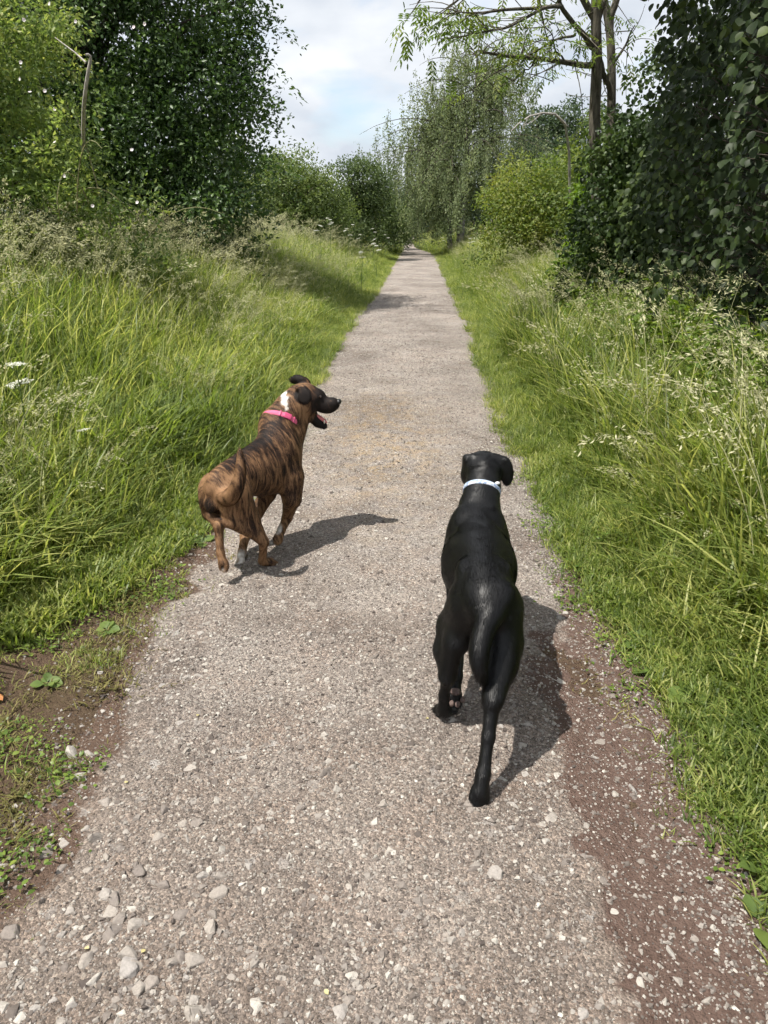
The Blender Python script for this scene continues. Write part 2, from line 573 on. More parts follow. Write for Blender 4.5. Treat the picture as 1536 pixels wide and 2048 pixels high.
# larger flat stones worn flush with the surface
v5 = mk(nt, 'ShaderNodeTexVoronoi', feature='F1', ins={'Scale': 21.0})
nz5 = mk(nt, 'ShaderNodeTexNoise', ins={'Scale': 45.0, 'Detail': 3.0}); k(geo.outputs['Position'], nz5.inputs['Vector'])
mx5 = mk(nt, 'ShaderNodeMixRGB', blend_type='LINEAR_LIGHT', ins={0: .035}); k(geo.outputs['Position'], mx5.inputs[1]); k(nz5.outputs['Color'], mx5.inputs[2])
k(mx5.outputs[0], v5.inputs['Vector'])
s5 = mk(nt, 'ShaderNodeSeparateColor'); k(v5.outputs['Color'], s5.inputs[0])
g5 = mk(nt, 'ShaderNodeMath', operation='MULTIPLY', ins={1: .40}); k(s5.outputs[0], g5.inputs[0])
l5 = mk(nt, 'ShaderNodeMath', operation='LESS_THAN'); k(v5.outputs['Distance'], l5.inputs[0]); k(g5.outputs[0], l5.inputs[1])
gg5 = mk(nt, 'ShaderNodeMath', operation='GREATER_THAN', ins={1: .60}); k(s5.outputs[1], gg5.inputs[0])
f5 = mk(nt, 'ShaderNodeMath', operation='MULTIPLY'); k(l5.outputs[0], f5.inputs[0]); k(gg5.outputs[0], f5.inputs[1])
f6 = mk(nt, 'ShaderNodeMath', operation='MULTIPLY', ins={1: .62}); k(f5.outputs[0], f6.inputs[0])
base = MIX(f6.outputs[0], base, RAMP(s5.outputs[2], [(0, (.24, .215, .195)), (.6, (.33, .30, .275)), (1, (.40, .385, .365))]))
am = mk(nt, 'ShaderNodeAttribute', attribute_name='mud')
al = mk(nt, 'ShaderNodeAttribute', attribute_name='soilside')
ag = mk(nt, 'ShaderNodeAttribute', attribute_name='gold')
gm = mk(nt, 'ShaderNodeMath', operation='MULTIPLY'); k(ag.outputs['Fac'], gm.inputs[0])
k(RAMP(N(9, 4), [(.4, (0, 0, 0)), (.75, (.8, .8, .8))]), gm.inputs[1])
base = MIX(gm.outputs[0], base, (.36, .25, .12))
mudc = RAMP(N(34, 6, .65), [(.3, (.088, .056, .044)), (.6, (.130, .087, .070)), (.8, (.175, .128, .105))])
v4 = VO(95)
s4 = mk(nt, 'ShaderNodeSeparateColor'); k(v4.outputs['Color'], s4.inputs[0])
g4 = mk(nt, 'ShaderNodeMath', operation='GREATER_THAN', ins={1: .80}); k(s4.outputs[0], g4.inputs[0])
l4 = mk(nt, 'ShaderNodeMath', operation='LESS_THAN', ins={1: .30}); k(v4.outputs['Distance'], l4.inputs[0])
m4 = mk(nt, 'ShaderNodeMath', operation='MULTIPLY'); k(g4.outputs[0], m4.inputs[0]); k(l4.outputs[0], m4.inputs[1])
mudc = MIX(m4.outputs[0], mudc, (.34, .30, .27))
q1 = mk(nt, 'ShaderNodeMath', operation='MULTIPLY_ADD', ins={1: .9, 2: -.45}); k(N(26, 5, .7), q1.inputs[0])
q2 = mk(nt, 'ShaderNodeMath', operation='ADD'); k(am.outputs['Fac'], q2.inputs[0]); k(q1.outputs[0], q2.inputs[1])
base = MIX(RAMP(q2.outputs[0], [(.30, (0, 0, 0)), (.74, (1, 1, 1))]), base, mudc)
soilc = RAMP(N(60, 5, .7), [(.3, (.070, .044, .032)), (.55, (.115, .076, .056)), (.8, (.18, .13, .10))])
soilm = MIX(m4.outputs[0], soilc, (.30, .26, .23))
q3 = mk(nt, 'ShaderNodeMath', operation='ADD'); k(al.outputs['Fac'], q3.inputs[0]); k(q1.outputs[0], q3.inputs[1])
base = MIX(RAMP(q3.outputs[0], [(.38, (0, 0, 0)), (.62, (1, 1, 1))]), base, soilm)
h1 = mk(nt, 'ShaderNodeMath', operation='MULTIPLY', ins={1: -.6}); k(v1.outputs['Distance'], h1.inputs[0])
h2 = mk(nt, 'ShaderNodeMath', operation='MULTIPLY_ADD', ins={1: -.8}); k(v2.outputs['Distance'], h2.inputs[0]); k(h1.outputs[0], h2.inputs[2])
h3 = mk(nt, 'ShaderNodeMath', operation='MULTIPLY_ADD', ins={1: .7}); k(N(210, 4, .7), h3.inputs[0]); k(h2.outputs[0], h3.inputs[2])
bp = mk(nt, 'ShaderNodeBump', ins={'Strength': 1.0, 'Distance': .009})
k(h3.outputs[0], bp.inputs['Height'])
bs = mk(nt, 'ShaderNodeBsdfPrincipled', ins={'Roughness': .9, 'Specular IOR Level': .2})
k(base, bs.inputs['Base Color']); k(bp.outputs[0], bs.inputs['Normal']); k(bs.outputs[0], out.inputs[0])
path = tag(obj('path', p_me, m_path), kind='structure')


# ---- stones: angular, half sunk; the largest ones singly, the rest as loose gravel
def stone_mesh(name, seed, npt=22):
    """broken stone: hull of scattered points, flat facets"""
    import bmesh
    r = np.random.default_rng(seed)
    P = unit(r.normal(size=(npt, 3))) * r.uniform(.75, 1.1, (npt, 1)) * np.array([1.0, r.uniform(.7, .95), r.uniform(.55, .8)])
    bm = bmesh.new()
    for p in P:
        bm.verts.new(p)
    h = bmesh.ops.convex_hull(bm, input=bm.verts)
    bmesh.ops.delete(bm, geom=[v for v in bm.verts if not v.link_faces], context='VERTS')
    bmesh.ops.bevel(bm, geom=list(bm.edges), offset=.06, segments=1, affect='EDGES') if npt > 16 else None
    me = bpy.data.meshes.new(name)
    bm.to_mesh(me)
    bm.free()
    return me


def stone_mat(name, cs, bump=.5):
    m, nt, out = new_mat(name)
    k = nt.links.new
    oi = mk(nt, 'ShaderNodeObjectInfo')
    r = ramp(nt, cs)
    k(oi.outputs['Random'], r.inputs[0])
    geo = mk(nt, 'ShaderNodeNewGeometry')
    no = mk(nt, 'ShaderNodeTexNoise', ins={'Scale': 120.0, 'Detail': 6.0, 'Roughness': .75})
    k(geo.outputs['Position'], no.inputs['Vector'])
    rr = ramp(nt, [(.3, (.62, .60, .58)), (.7, (1.15, 1.13, 1.1))])
    k(no.outputs['Fac'], rr.inputs[0])
    mx = mk(nt, 'ShaderNodeMixRGB', blend_type='MULTIPLY', ins={0: .8})
    k(r.outputs[0], mx.inputs[1]); k(rr.outputs[0], mx.inputs[2])
    bp = mk(nt, 'ShaderNodeBump', ins={'Strength': bump, 'Distance': .004})
    k(no.outputs['Fac'], bp.inputs['Height'])
    bs = mk(nt, 'ShaderNodeBsdfPrincipled', ins={'Roughness': .85, 'Specular IOR Level': .25})
    k(mx.outputs[0], bs.inputs['Base Color']); k(bp.outputs[0], bs.inputs['Normal']); k(bs.outputs[0], out.inputs[0])
    return m


m_stone = stone_mat('stone', [(0, (.19, .165, .15)), (.3, (.27, .24, .215)), (.6, (.33, .30, .27)), (.8, (.30, .28, .265)), (1, (.44, .41, .37))])
m_grit = stone_mat('grit', [(0, (.085, .070, .063)), (.3, (.17, .147, .132)), (.62, (.27, .245, .222)), (.88, (.35, .325, .295)), (1, (.48, .46, .42))], .2)
stone_vars = [stone_mesh('stone', 100 + i, 18) for i in range(8)]
for s in stone_vars:
    s.materials.append(m_stone)


def on_path(n, y0, y1, pw=1.0, m0=-.06, m1=1.0):
    y = y0 + (y1 - y0) * RNG.random(n) ** pw
    t = m0 + (m1 - m0) * RNG.random(n)
    x = edge_l(y) + t * (edge_r(y) - edge_l(y))
    return x, y


sx, sy, ss = [], [], []
# even scatter of larger chips, a heap of loose angular stones low on the left, a few lone pale ones
a, b = on_path(190, .95, 3.4, 1.25); sx += list(a); sy += list(b); ss += list(RNG.uniform(.012, .027, 190) * RNG.choice([1, 1, 1.3], 190))
n = 75
a = RNG.normal(-.55, .24, n); b = np.abs(RNG.normal(0, .30, n)) + 1.0
sx += list(a); sy += list(b); ss += list(RNG.uniform(.014, .034, n))
n = 26
a = RNG.normal(-.70, .07, n); b = RNG.uniform(1.6, 3.0, n)
sx += list(a); sy += list(b); ss += list(RNG.uniform(.014, .030, n))
for (u, v, s) in ((97, 1708, .028), (145, 1508, .032), (1328, 1652, .017), (1282, 1720, .015), (1166, 1715, .014), (375, 1512, .022),
                  (1280, 1968, .019), (195, 1682, .036), (330, 1630, .022), (1300, 1395, .012), (1468, 1620, .02), (718, 985, .035), (990, 1760, .03), (650, 1560, .03)):
    q = pt(u, v, 1.0)
    tt = CAM_H / (CAM_H - q[2])
    sx.append(q[0] * tt); sy.append(q[1] * tt); ss.append(s)
sx, sy, ss = map(np.array, (sx, sy, ss))
sz = np.maximum(path_z(sx, sy), terrain(sx, sy))
order = np.argsort(-ss / (sy + .4))[:300]
for i in order:
    o = bpy.data.objects.new('stone', stone_vars[int(RNG.integers(8))])
    COL.objects.link(o)
    o.parent = path
    loose = (sx[i] < -.35 and sy[i] < 1.5) or i >= len(ss) - 14
    o.location = (sx[i], sy[i], sz[i] + ss[i] * (RNG.uniform(-.35, .0) if loose else -.36))
    o.rotation_euler = (RNG.normal(0, .25 if loose else .12), RNG.normal(0, .25 if loose else .12), RNG.uniform(0, 6.3))
    o.scale = (ss[i],) * 3

grit_vars = [variant('grit_%d' % i, stone_mesh('grit', 200 + i, 11), m_grit) for i in range(6)]
px_, py_, ps_ = [], [], []
for n, y0, y1, s0, s1 in ((30000, .95, 2.2, .0018, .0055), (4600, .95, 2.6, .005, .012), (800, .95, 3.0, .010, .022), (360, 3.0, 5.5, .012, .022), (24000, 2.2, 4.5, .0022, .006), (1900, 2.4, 5.0, .006, .013),
                          (18000, 4.5, 9.0, .004, .009), (9000, 9, 17, .006, .013)):
    a, b = on_path(n, y0, y1, 1.1, -.08, 1.05)
    thin = (a > .47 + .12 * sstep(1.2, 2.6, b) + .30 * sstep(2.3, 3.4, b)) & (RNG.random(n) < .55)
    thin |= (a < edge_l(b) + .12 + .14 * fbm(a * 2.6, b * 2.6 + 40)) & (RNG.random(n) < .72)
    a, b = a[~thin], b[~thin]
    px_.append(a); py_.append(b); ps_.append(s0 + (s1 - s0) * RNG.random(len(a)) ** 2.2)
# pale loose chips gathered along the right edge
n = 3200
b = .95 + 5 * RNG.random(n) ** 1.4
a = edge_r(b) - np.abs(RNG.normal(.03, .09, n))
px_.append(a); py_.append(b); ps_.append(.0025 + .006 * RNG.random(n) ** 2)
n = 2600       # grit trodden into the bare soil on the left
b = .95 + 4.2 * RNG.random(n); a = edge_l(b) + .05 - .75 * RNG.random(n) ** 1.5
px_.append(a); py_.append(b); ps_.append(.002 + .010 * RNG.random(n) ** 3.5)
gx, gy, gs = map(np.concatenate, (px_, py_, ps_))
gz = np.maximum(path_z(gx, gy), terrain(gx, gy)) + gs * np.where(gs > .0105, -.22, .05)
nG = len(gx)
tag(scatter('loose_gravel', np.stack([gx, gy, gz], -1), np.stack([RNG.normal(0, .3, nG), RNG.normal(0, .3, nG), RNG.uniform(0, 6.3, nG)], -1),
            gs, RNG.integers(0, 6, nG), grit_vars, path), kind='stuff')
# ------------------------------------------------------------------ trees and shrubs
m_bark_dark = bark_mat('bark_dark', (.035, .028, .022), (.10, .085, .07))
m_bark_ash = bark_mat('bark_ash', (.045, .040, .032), (.17, .155, .12), 26)
m_bark_birch = bark_mat('bark_birch', (.10, .09, .08), (.42, .40, .37), 6)
m_dead = bark_mat('dead_wood', (.22, .20, .175), (.48, .45, .41), 30)


def clumps_in(ells, n, shell=.55):
    """points in a union of ellipsoids, pushed towards the outside"""
    vol = np.array([r[0] * r[1] * r[2] for _, r in ells]); pick = RNG.choice(len(ells), n, p=vol / vol.sum())
    C = np.array([c for c, _ in ells])[pick]; R = np.array([r for _, r in ells])[pick]
    rad = shell + (1 - shell) * RNG.random(n) ** .6
    low = RNG.random(n) < .25
    rad[low] *= RNG.random(low.sum()) ** .5
    return C + rnd_dirs(n) * rad[:, None] * R


def leaves_of(C, rc, n_per, size, tpl, up=.55, outw=.5, rnd=.75, center=None, droop=.25, flat=.75, fall=.5):
    n = len(C) * n_per
    c = np.repeat(C, n_per, 0)
    rr = np.repeat(np.broadcast_to(rc, (len(C),)), n_per)[:, None]
    d = rnd_dirs(n) * (RNG.random((n, 1)) ** fall) * rr
    d[:, 2] *= flat
    P = c + d
    ctr = C.mean(0) if center is None else np.asarray(center)
    nr = unit(up * np.array([0, 0, 1.0]) + outw * unit(P - ctr) + rnd * RNG.normal(size=(n, 3)))
    xd = unit(unit(d) * .8 + RNG.normal(size=(n, 3)) * .7 + np.array([0, 0, -droop]))
    tint = np.clip(np.repeat(RNG.normal(.5, .16, len(C)), n_per) + RNG.normal(0, .16, n), 0, 1)
    return place(tpl, P, xd, nr, size * RNG.uniform(.65, 1.25, n), tint)


def limbs(base, top, C, n, r0, r1, sides=5):
    """a leaning trunk and n limbs that climb from it to crown clumps"""
    base, top = np.asarray(base, float), np.asarray(top, float)
    sp = wob(bez(base, (base + top) / 2 + RNG.normal(0, .12, 3) * np.linalg.norm(top - base) * .5, top, 12), .06 * np.linalg.norm(top - base) * .3, RNG.random() * 50)
    polys = [(sp, np.linspace(r0, r0 * .3, 12))]
    sel = RNG.choice(len(C), min(n, len(C)), replace=False)
    for i in sel:
        t = np.clip((C[i][2] - base[2]) / (top[2] - base[2] + 1e-6) * .7 + RNG.uniform(-.15, .05), .04, .95)
        s = sp[int(t * 11)]
        mid = s * .5 + C[i] * .5 + np.array([0, 0, .18 * np.linalg.norm(C[i] - s)])
        q = wob(bez(s, mid, C[i], 8), .08, RNG.random() * 60)
        polys.append((q, np.linspace(r1 * RNG.uniform(.6, 1.1), r1 * .12, 8)))
    return polys


def tree(name, label, cat, x, y, ells, top, nclump, rc, n_per, size, lmat, bmat, tpl=None, nl=30, r0=.12, r1=.035,
         group=None, extra=None, **kw):
    z = float(terrain(x, y))
    b = np.array([x, y, z])
    root = empty(name, b)
    tag(root, label, cat, group)
    ells = [(np.asarray(c, float) - b, r) for c, r in ells]
    C = clumps_in(ells, nclump)
    C = C[C[:, 2] > .1]
    V, F = tubes(limbs((0, 0, -.1), np.asarray(top, float) - b, C, nl, r0, r1))
    obj('trunk', np_mesh('trunk', V, F, smooth=True), bmat, root)
    parts = [leaves_of(C, rc, n_per, size, tpl or tpl_diamond(), **kw)]
    if extra:
        parts += extra(b)
    V, F, A = merge(parts)
    obj('crown', np_mesh('crown', V, F, A), lmat, root)
    return root


# --- big dark tree left of the path
m_l_dark = leaf_mat('leaf_dark', (.024, .046, .015), (.050, .090, .026), (.10, .155, .042), transl=.3, rough=.42, spec=.4, patch=.9)
E1 = [((-4.7, 14.2, 3.4), (2.8, 2.3, 2.5)), ((-3.55, 13.4, 1.5), (1.65, 1.7, 1.5)), ((-3.3, 13.6, 2.9), (1.35, 1.5, 1.3)), ((-5.4, 13.2, 1.9), (2.6, 1.9, 2.0)),
      ((-4.4, 14.4, 6.0), (2.5, 2.2, 1.9)), ((-3.2, 13.9, 4.2), (1.35, 1.5, 1.3)), ((-6.6, 14.4, 4.6), (2.3, 2.0, 2.6))]


def sprays(points, length, n, size, tpl):
    def f(b):
        out = []
        for (s, dr) in points:
            t = RNG.random(n)
            s = np.asarray(s, float) - b
            dr = np.asarray(dr, float)
            P = s + dr * t[:, None] * length + np.array([0, 0, -.25]) * (t ** 2)[:, None] * length + RNG.normal(0, .05, (n, 3))
            out.append(place(tpl, P, unit(dr) + RNG.normal(0, .7, (n, 3)), np.array([0, 0, 1.]) + RNG.normal(0, .6, (n, 3)), size * RNG.uniform(.6, 1.2, n), RNG.uniform(.3, .8, n)))
        return out
    return f


sp1 = [((-2.6 + RNG.uniform(-.25, .35), 13.4 + RNG.uniform(-.6, .8), zz), (RNG.uniform(.5, 1), RNG.uniform(-.4, .4), RNG.uniform(-.5, .55))) for zz in np.linspace(.8, 5.6, 30)]
tree('hawthorn_tree', 'tall dark green leafy tree crowding the left verge beside the path', 'tree', -4.6, 14.2, E1, (-4.4, 14.2, 6.6),
     1000, .46, 150, .082, m_l_dark, m_bark_dark, tpl_diamond(.55), nl=90, r0=.17, r1=.05, extra=sprays(sp1, 1.25, 80, .08, tpl_diamond(.5)), flat=.8)

# --- dog rose thicket in front of it
m_l_rose = leaf_mat('leaf_rose', (.068, .106, .032), (.150, .205, .058), (.27, .29, .092), transl=.46, rough=.5, patch=.9)
E2 = [((-4.6, 8.6, 1.7), (1.9, 1.3, 1.5)), ((-4.1, 9.0, 3.2), (1.1, 1.0, 1.1)), ((-4.9, 9.0, 3.0), (1.7, 1.2, 1.3)), ((-3.3, 8.7, 1.3), (1.0, .9, .85)), ((-5.7, 9.2, 3.6), (1.6, 1.2, 1.3)),
      ((-3.6, 9.0, 2.0), (.8, .8, .55)), ((-2.75, 8.9, .95), (.55, .7, .55)), ((-6.2, 8.6, 1.6), (1.5, 1.4, 1.5))]
rose = tree('rose_bush', 'pale green rambling rose thicket dotted with white flowers above the tall grass', 'bush', -4.6, 8.8, E2, (-4.7, 8.9, 3.0),
            640, .30, 110, .060, m_l_rose, m_bark_dark, tpl_diamond(.5), nl=60, r0=.05, r1=.018, flat=.6,
            extra=lambda b: sprays([((-4.6 + RNG.uniform(-1.8, 1.7), 8.0 + RNG.uniform(-.3, .4), RNG.uniform(1.0, 3.6)), (RNG.uniform(-.6, .9), -RNG.uniform(.2, .8), RNG.uniform(-.2, .6))) for _ in range(46)],
                                   .7, 60, .055, tpl_diamond(.5))(b))
# arching canes
m_cane = plain_mat('cane', (.20, .19, .09))
for i in range(26):
    s = np.array([RNG.uniform(-1.2, 1.8), RNG.uniform(-.9, .2), RNG.uniform(.2, 1.2)])
    e = s + np.array([RNG.uniform(-.9, 1.2), RNG.uniform(-.6, .1), RNG.uniform(-.3, .9)])
    V, F = tubes([(bez(s, (s + e) / 2 + np.array([0, -.1, .55]), e, 9), np.linspace(.008, .003, 9))], 4)
    obj('cane', np_mesh('cane', V, F, smooth=True), m_cane, rose)
m_petal = leaf_mat('petal', (.70, .62, .62), (.80, .75, .74), (.84, .82, .80), transl=.3, rough=.6, patch=4)
fl = []
for kx in range(5):
    a = kx * 2 * math.pi / 5
    d = np.array([[math.cos(a), math.sin(a), .35]])
    fl.append(place(tpl_round(1.0, .1, -.1), np.zeros((1, 3)), d, np.array([[0, 0, 1.]]), .028))
cc = np.arange(6) / 6 * 2 * math.pi
fme = np_mesh('flower', *merge(fl))
fme.materials.append(m_petal)
bpos = np.array(rose.location)
for (u, v) in ((41, 158), (42, 125), (100, 8), (60, 185), (90, 182), (110, 285), (185, 412), (152, 43), (275, 405), (130, 352), (264, 300), (110, 218), (290, 48), (268, 55), (48, 40), (205, 260)):
    q = pt(u, v, 7.7 + RNG.uniform(-.15, .15)) - bpos
    o = bpy.data.objects.new('flower', fme); COL.objects.link(o); o.parent = rose
    o.location = q; o.rotation_euler = (1.2 + RNG.normal(0, .35), RNG.normal(0, .3), RNG.normal(0, .5)); o.scale = (.68, .68, .68)
# bleached dead stem standing out of the thicket
ds = np.array([pt(*q) for q in ((166, 300, 8.5), (167, 235, 8.0), (168, 212, 7.75), (170, 190, 7.6), (173, 165, 7.55), (177, 140, 7.52), (181, 120, 7.5), (181, 113, 7.5), (176, 109, 7.48), (171, 110, 7.46))])
V, F = tubes([(ds - bpos, np.linspace(.020, .010, 10)), (np.array([pt(172, 125, 7.52), pt(150, 105, 7.6), pt(110, 75, 7.7)]) - bpos, [.009, .007, .004])], 6)
o = obj('dead_stem', np_mesh('dead_stem', V, F, smooth=True), m_dead, rose)
o['label'] = 'bleached bare stem hooked at its tip'

# --- hazel, right, close: broad round leaves
m_l_hazel = leaf_mat('leaf_hazel', (.011, .019, .007), (.023, .038, .011), (.085, .115, .028), transl=.22, rough=.5, spec=.2, patch=1.3, objrnd=False)
hz0 = np.array([3.3, 6.0, float(terrain(3.3, 6.0))])
hz = empty('hazel_bush', hz0)
tag(hz, 'dense dark hazel bush with broad rounded leaves on the right verge', 'bush')
nH = 25000
yy = RNG.uniform(3.3, 8.4, nH); zz = .25 + 6.3 * RNG.random(nH) ** .9
bul = .34 * fbm(yy * .8, zz * .8 + 3, 0, 3)
ov = -1.2 * sstep(2.9, 4.4, zz) * sstep(8.6, 7.0, yy)  # overhang above the view, shaped to shade the bush face below
face = 2.35 + .35 * sstep(.9, .2, zz) + bul + ov + .30 * sstep(7.2, 8.4, yy) * sstep(.9, 3.2, zz)
xx = face + RNG.exponential(.30, nH)
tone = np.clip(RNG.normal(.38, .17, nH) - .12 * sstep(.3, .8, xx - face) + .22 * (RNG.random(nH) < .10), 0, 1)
# front end of the bush closes round
P = np.stack([xx, yy, zz], -1)
endm = yy < 3.9
nr = np.stack([-.75 + RNG.normal(0, .45, nH), -.35 + RNG.normal(0, .45, nH), .55 + RNG.normal(0, .4, nH)], -1)
xd = np.stack([-.35 + RNG.normal(0, .45, nH), RNG.normal(0, .5, nH) - .1, -.75 + RNG.normal(0, .3, nH)], -1)
szs = RNG.uniform(.036, .078, nH)
tplR = tpl_round()
vis = np.argsort((xx - face) * 4 + .35 * np.abs(yy - 5.3) + 1.2 * np.maximum(zz - 2.6, 0) + RNG.random(nH) * .6)
big = vis[:300]; rest = vis[300:]
V, F, A = place(tplR, P[rest] - hz0, xd[rest], nr[rest], szs[rest], tone[rest])
tag(obj('foliage', np_mesh('foliage', V, F, A), m_l_hazel, hz), kind='stuff')
protos = []
for i in range(6):
    V, F, A = place(tpl_round(.86 + .04 * (i % 3), .05 + .03 * (i % 4), .10 + .05 * (i % 3)), np.zeros((1, 3)), np.array([[1., 0, 0]]), np.array([[0, 0, 1.]]), 1.0, np.array([.22 + .12 * i]))
    me = np_mesh('leaf', V, F, A); me.materials.append(m_l_hazel); protos.append(me)
for i in big:
    o = bpy.data.objects.new('leaf', protos[int(np.clip(tone[i] * 7 - .6, 0, 5))]); COL.objects.link(o); o.parent = hz
    X = unit(xd[i]); Z = unit(nr[i] - X * (X @ nr[i])); Y = np.cross(Z, X); s = szs[i] * 1.08
    M = Matrix(((X[0] * s, Y[0] * s, Z[0] * s, P[i][0] - hz0[0]), (X[1] * s, Y[1] * s, Z[1] * s, P[i][1] - hz0[1]), (X[2] * s, Y[2] * s, Z[2] * s, P[i][2] - hz0[2]), (0, 0, 0, 1)))
    o.matrix_local = M
polys = []
for i in range(34):
    s = np.array([RNG.uniform(3.1, 4.1), RNG.uniform(4.2, 7.6), .1]); e = s + np.array([RNG.uniform(-.2, .5), RNG.normal(0, .4), RNG.uniform(2.5, 4.5)])
    polys.append((wob(bez(s, (s + e) / 2 + np.array([.3, 0, .3]), e, 9), .1, i) - hz0, np.linspace(.035, .008, 9)))
for i in rest[:500]:
    e = P[i]; s = e + np.array([.35, RNG.normal(0, .15), -.2])
    polys.append((bez(s, (s + e) / 2 + np.array([0, 0, .1]), e, 4) - hz0, np.linspace(.006, .002, 4)))
V, F = tubes(polys, 5)
obj('trunk', np_mesh('trunk', V, F, smooth=True), m_bark_dark, hz)

# --- dark shrub at the foot of the ash, small leaves
m_l_shrub = leaf_mat('leaf_shrub', (.017, .030, .011), (.032, .055, .016), (.075, .11, .028), transl=.25, rough=.5, patch=1.2)
tree('dark_shrub', 'dark small leaved shrub wrapped round the foot of the ash', 'shrub', 3.3, 9.4,
     [((2.52, 8.8, 1.4), (.40, .5, 1.05)), ((2.62, 9.0, 1.7), (.46, .5, .95)), ((2.95, 9.1, 1.2), (.72, .8, 1.2)), ((3.1, 9.3, 1.3), (.95, .9, 1.2)), ((3.7, 9.4, 2.2), (1.1, .9, 1.4)), ((3.0, 9.3, .7), (.95, .8, .7)), ((4.1, 9.2, 3.6), (.9, .8, 1.4)), ((4.6, 9.6, 5.0), (1.2, 1.0, 1.4)), ((2.75, 9.2, 2.0), (.4, .5, .5))],
     (3.6, 9.5, 3.0), 500, .27, 110, .060, m_l_shrub, m_bark_dark, tpl_leaf(.7), nl=30, r0=.05, r1=.02)

# --- ash: two stems, arching limbs, sparse feathery leaves
m_l_ash = leaf_mat('leaf_ash', (.055, .090, .022), (.095, .145, .032), (.17, .20, .05), transl=.4, rough=.45, patch=1.5)
ab = np.array([2.98, 10.4, float(terrain(2.98, 10.4))])
ash = empty('ash_tree', ab)
tag(ash, 'slender ash with twin bare stems and arching limbs over the path', 'tree')
D0 = 10.4
stems = [
    ([(1200, 470, 10.4), (1192, 330, 10.4), (1190, 240, 10.4), (1190, 150, 10.4), (1186, 60, 10.38), (1190, -40, 10.35), (1200, -160, 10.3), (1190, -330, 10.2)], (.080, .045)),
    ([(1215, 470, 10.6), (1222, 300, 10.7), (1224, 180, 10.75), (1218, 60, 10.8), (1205, -10, 10.85), (1180, -120, 10.9), (1150, -280, 11)], (.064, .034)),
    ([(1218, 60, 10.8), (1226, 30, 10.8), (1238, -10, 10.8), (1255, -120, 10.8)], (.055, .03)),
    ([(1188, 35, 10.38), (1168, 0, 10.3), (1150, -40, 10.2), (1120, -120, 10.1)], (.045, .03)),
    ([(1189, 130, 10.4), (1165, 132, 10.2), (1130, 126, 9.95), (1075, 120, 9.6), (1020, 118, 9.3), (985, 112, 9.1), (960, 104, 8.95)], (.038, .010)),
    ([(1185, 95, 10.38), (1165, 75, 10.2), (1140, 40, 9.9), (1122, 10, 9.7), (1116, -30, 9.6)], (.036, .018)),
    ([(1124, 13, 9.72), (1090, 12, 9.4), (1060, 30, 9.2), (1020, 52, 8.9), (985, 66, 8.7), (940, 74, 8.5), (880, 78, 8.3)], (.022, .004)),
    ([(1122, 10, 9.7), (1060, 16, 9.2), (1000, 18, 8.8), (960, 25, 8.6), (930, 30, 8.5), (905, 20, 8.4)], (.020, .004)),
    ([(1150, 70, 10.0), (1135, 72, 9.9), (1100, 88, 9.7), (1050, 108, 9.5), (1000, 135, 9.3), (960, 165, 9.2)], (.016, .003)),
    ([(1130, 126, 9.95), (1115, 100, 9.8), (1100, 70, 9.7), (1080, 40, 9.6)], (.012, .003)),
    ([(1075, 120, 9.6), (1050, 140, 9.5), (1020, 165, 9.4)], (.010, .002)),
    ([(1225, 130, 10.75), (1250, 90, 10.6), (1270, 50, 10.5)], (.02, .006)),
    ([(1190, 100, 10.4), (1210, 160, 10.5), (1222, 200, 10.6)], (.03, .03)),
    ([(1190, 60, 10.4), (1208, 0, 10.35), (1215, -40, 10.3)], (.03, .02)),
    ([(1116, -30, 9.6), (1040, -80, 8.8), (950, -90, 8.2), (870, -40, 7.9), (835, 5, 7.8)], (.02, .004)),
    ([(1040, -80, 8.8), (960, -30, 8.3), (900, 10, 8.1)], (.012, .003)),
    ([(1120, -120, 10.1), (1060, -60, 9.7), (1090, 60, 9.7), (1105, 150, 9.8), (1108, 168, 9.8)], (.012, .002)),
]
polys, tw = [], []
for pts_, (ra, rb) in stems:
    Q = np.array([pt(*q) for q in pts_])
    # resample smoothly
    t = np.linspace(0, 1, len(Q)); tt = np.linspace(0, 1, len(Q) * 3)
    Q = np.stack([np.interp(tt, t, Q[:, i]) for i in range(3)], -1)
    for _ in range(2):
        Q[1:-1] = (Q[:-2] + 2 * Q[1:-1] + Q[2:]) / 4
    Q = wob(Q, .03, RNG.random() * 50)
    polys.append((Q - ab, np.linspace(ra, rb, len(Q))))
    if ra < .05:
        tw.append(Q)
# root the stems in the ground
for i in (0, 1):
    Q, R = polys[i]
    f = Q[0].copy(); f[2] = -.1
    polys[i] = (np.concatenate([[f], Q]), np.concatenate([[R[0] * 1.25], R]))
# twigs and compound leaves
lp = []
tl = tpl_leaf(.30, .06, .10)


def compound(base, direc, L=.20, n=9):
    direc = unit(direc); side = unit(np.cross(direc, [0, 0, 1.])); up = np.cross(side, direc)
    P, X, Nn = [], [], []
    for i in range(n):
        t = 1.0 if i == n - 1 else .25 + .7 * (i // 2) / ((n - 1) / 2)
        s = 0 if i == n - 1 else (1 if i % 2 else -1)
        P.append(base + direc * L * t + np.array([0, 0, -.25 * L * t * t]))
        X.append(direc * (.55 if s else 1) + side * s * .8 + np.array([0, 0, -.3]))
        Nn.append(up + RNG.normal(0, .2, 3))
    return place(tl, np.array(P), np.array(X), np.array(Nn), L * .34, np.full(n, np.clip(RNG.normal(.55, .2), 0, 1)))


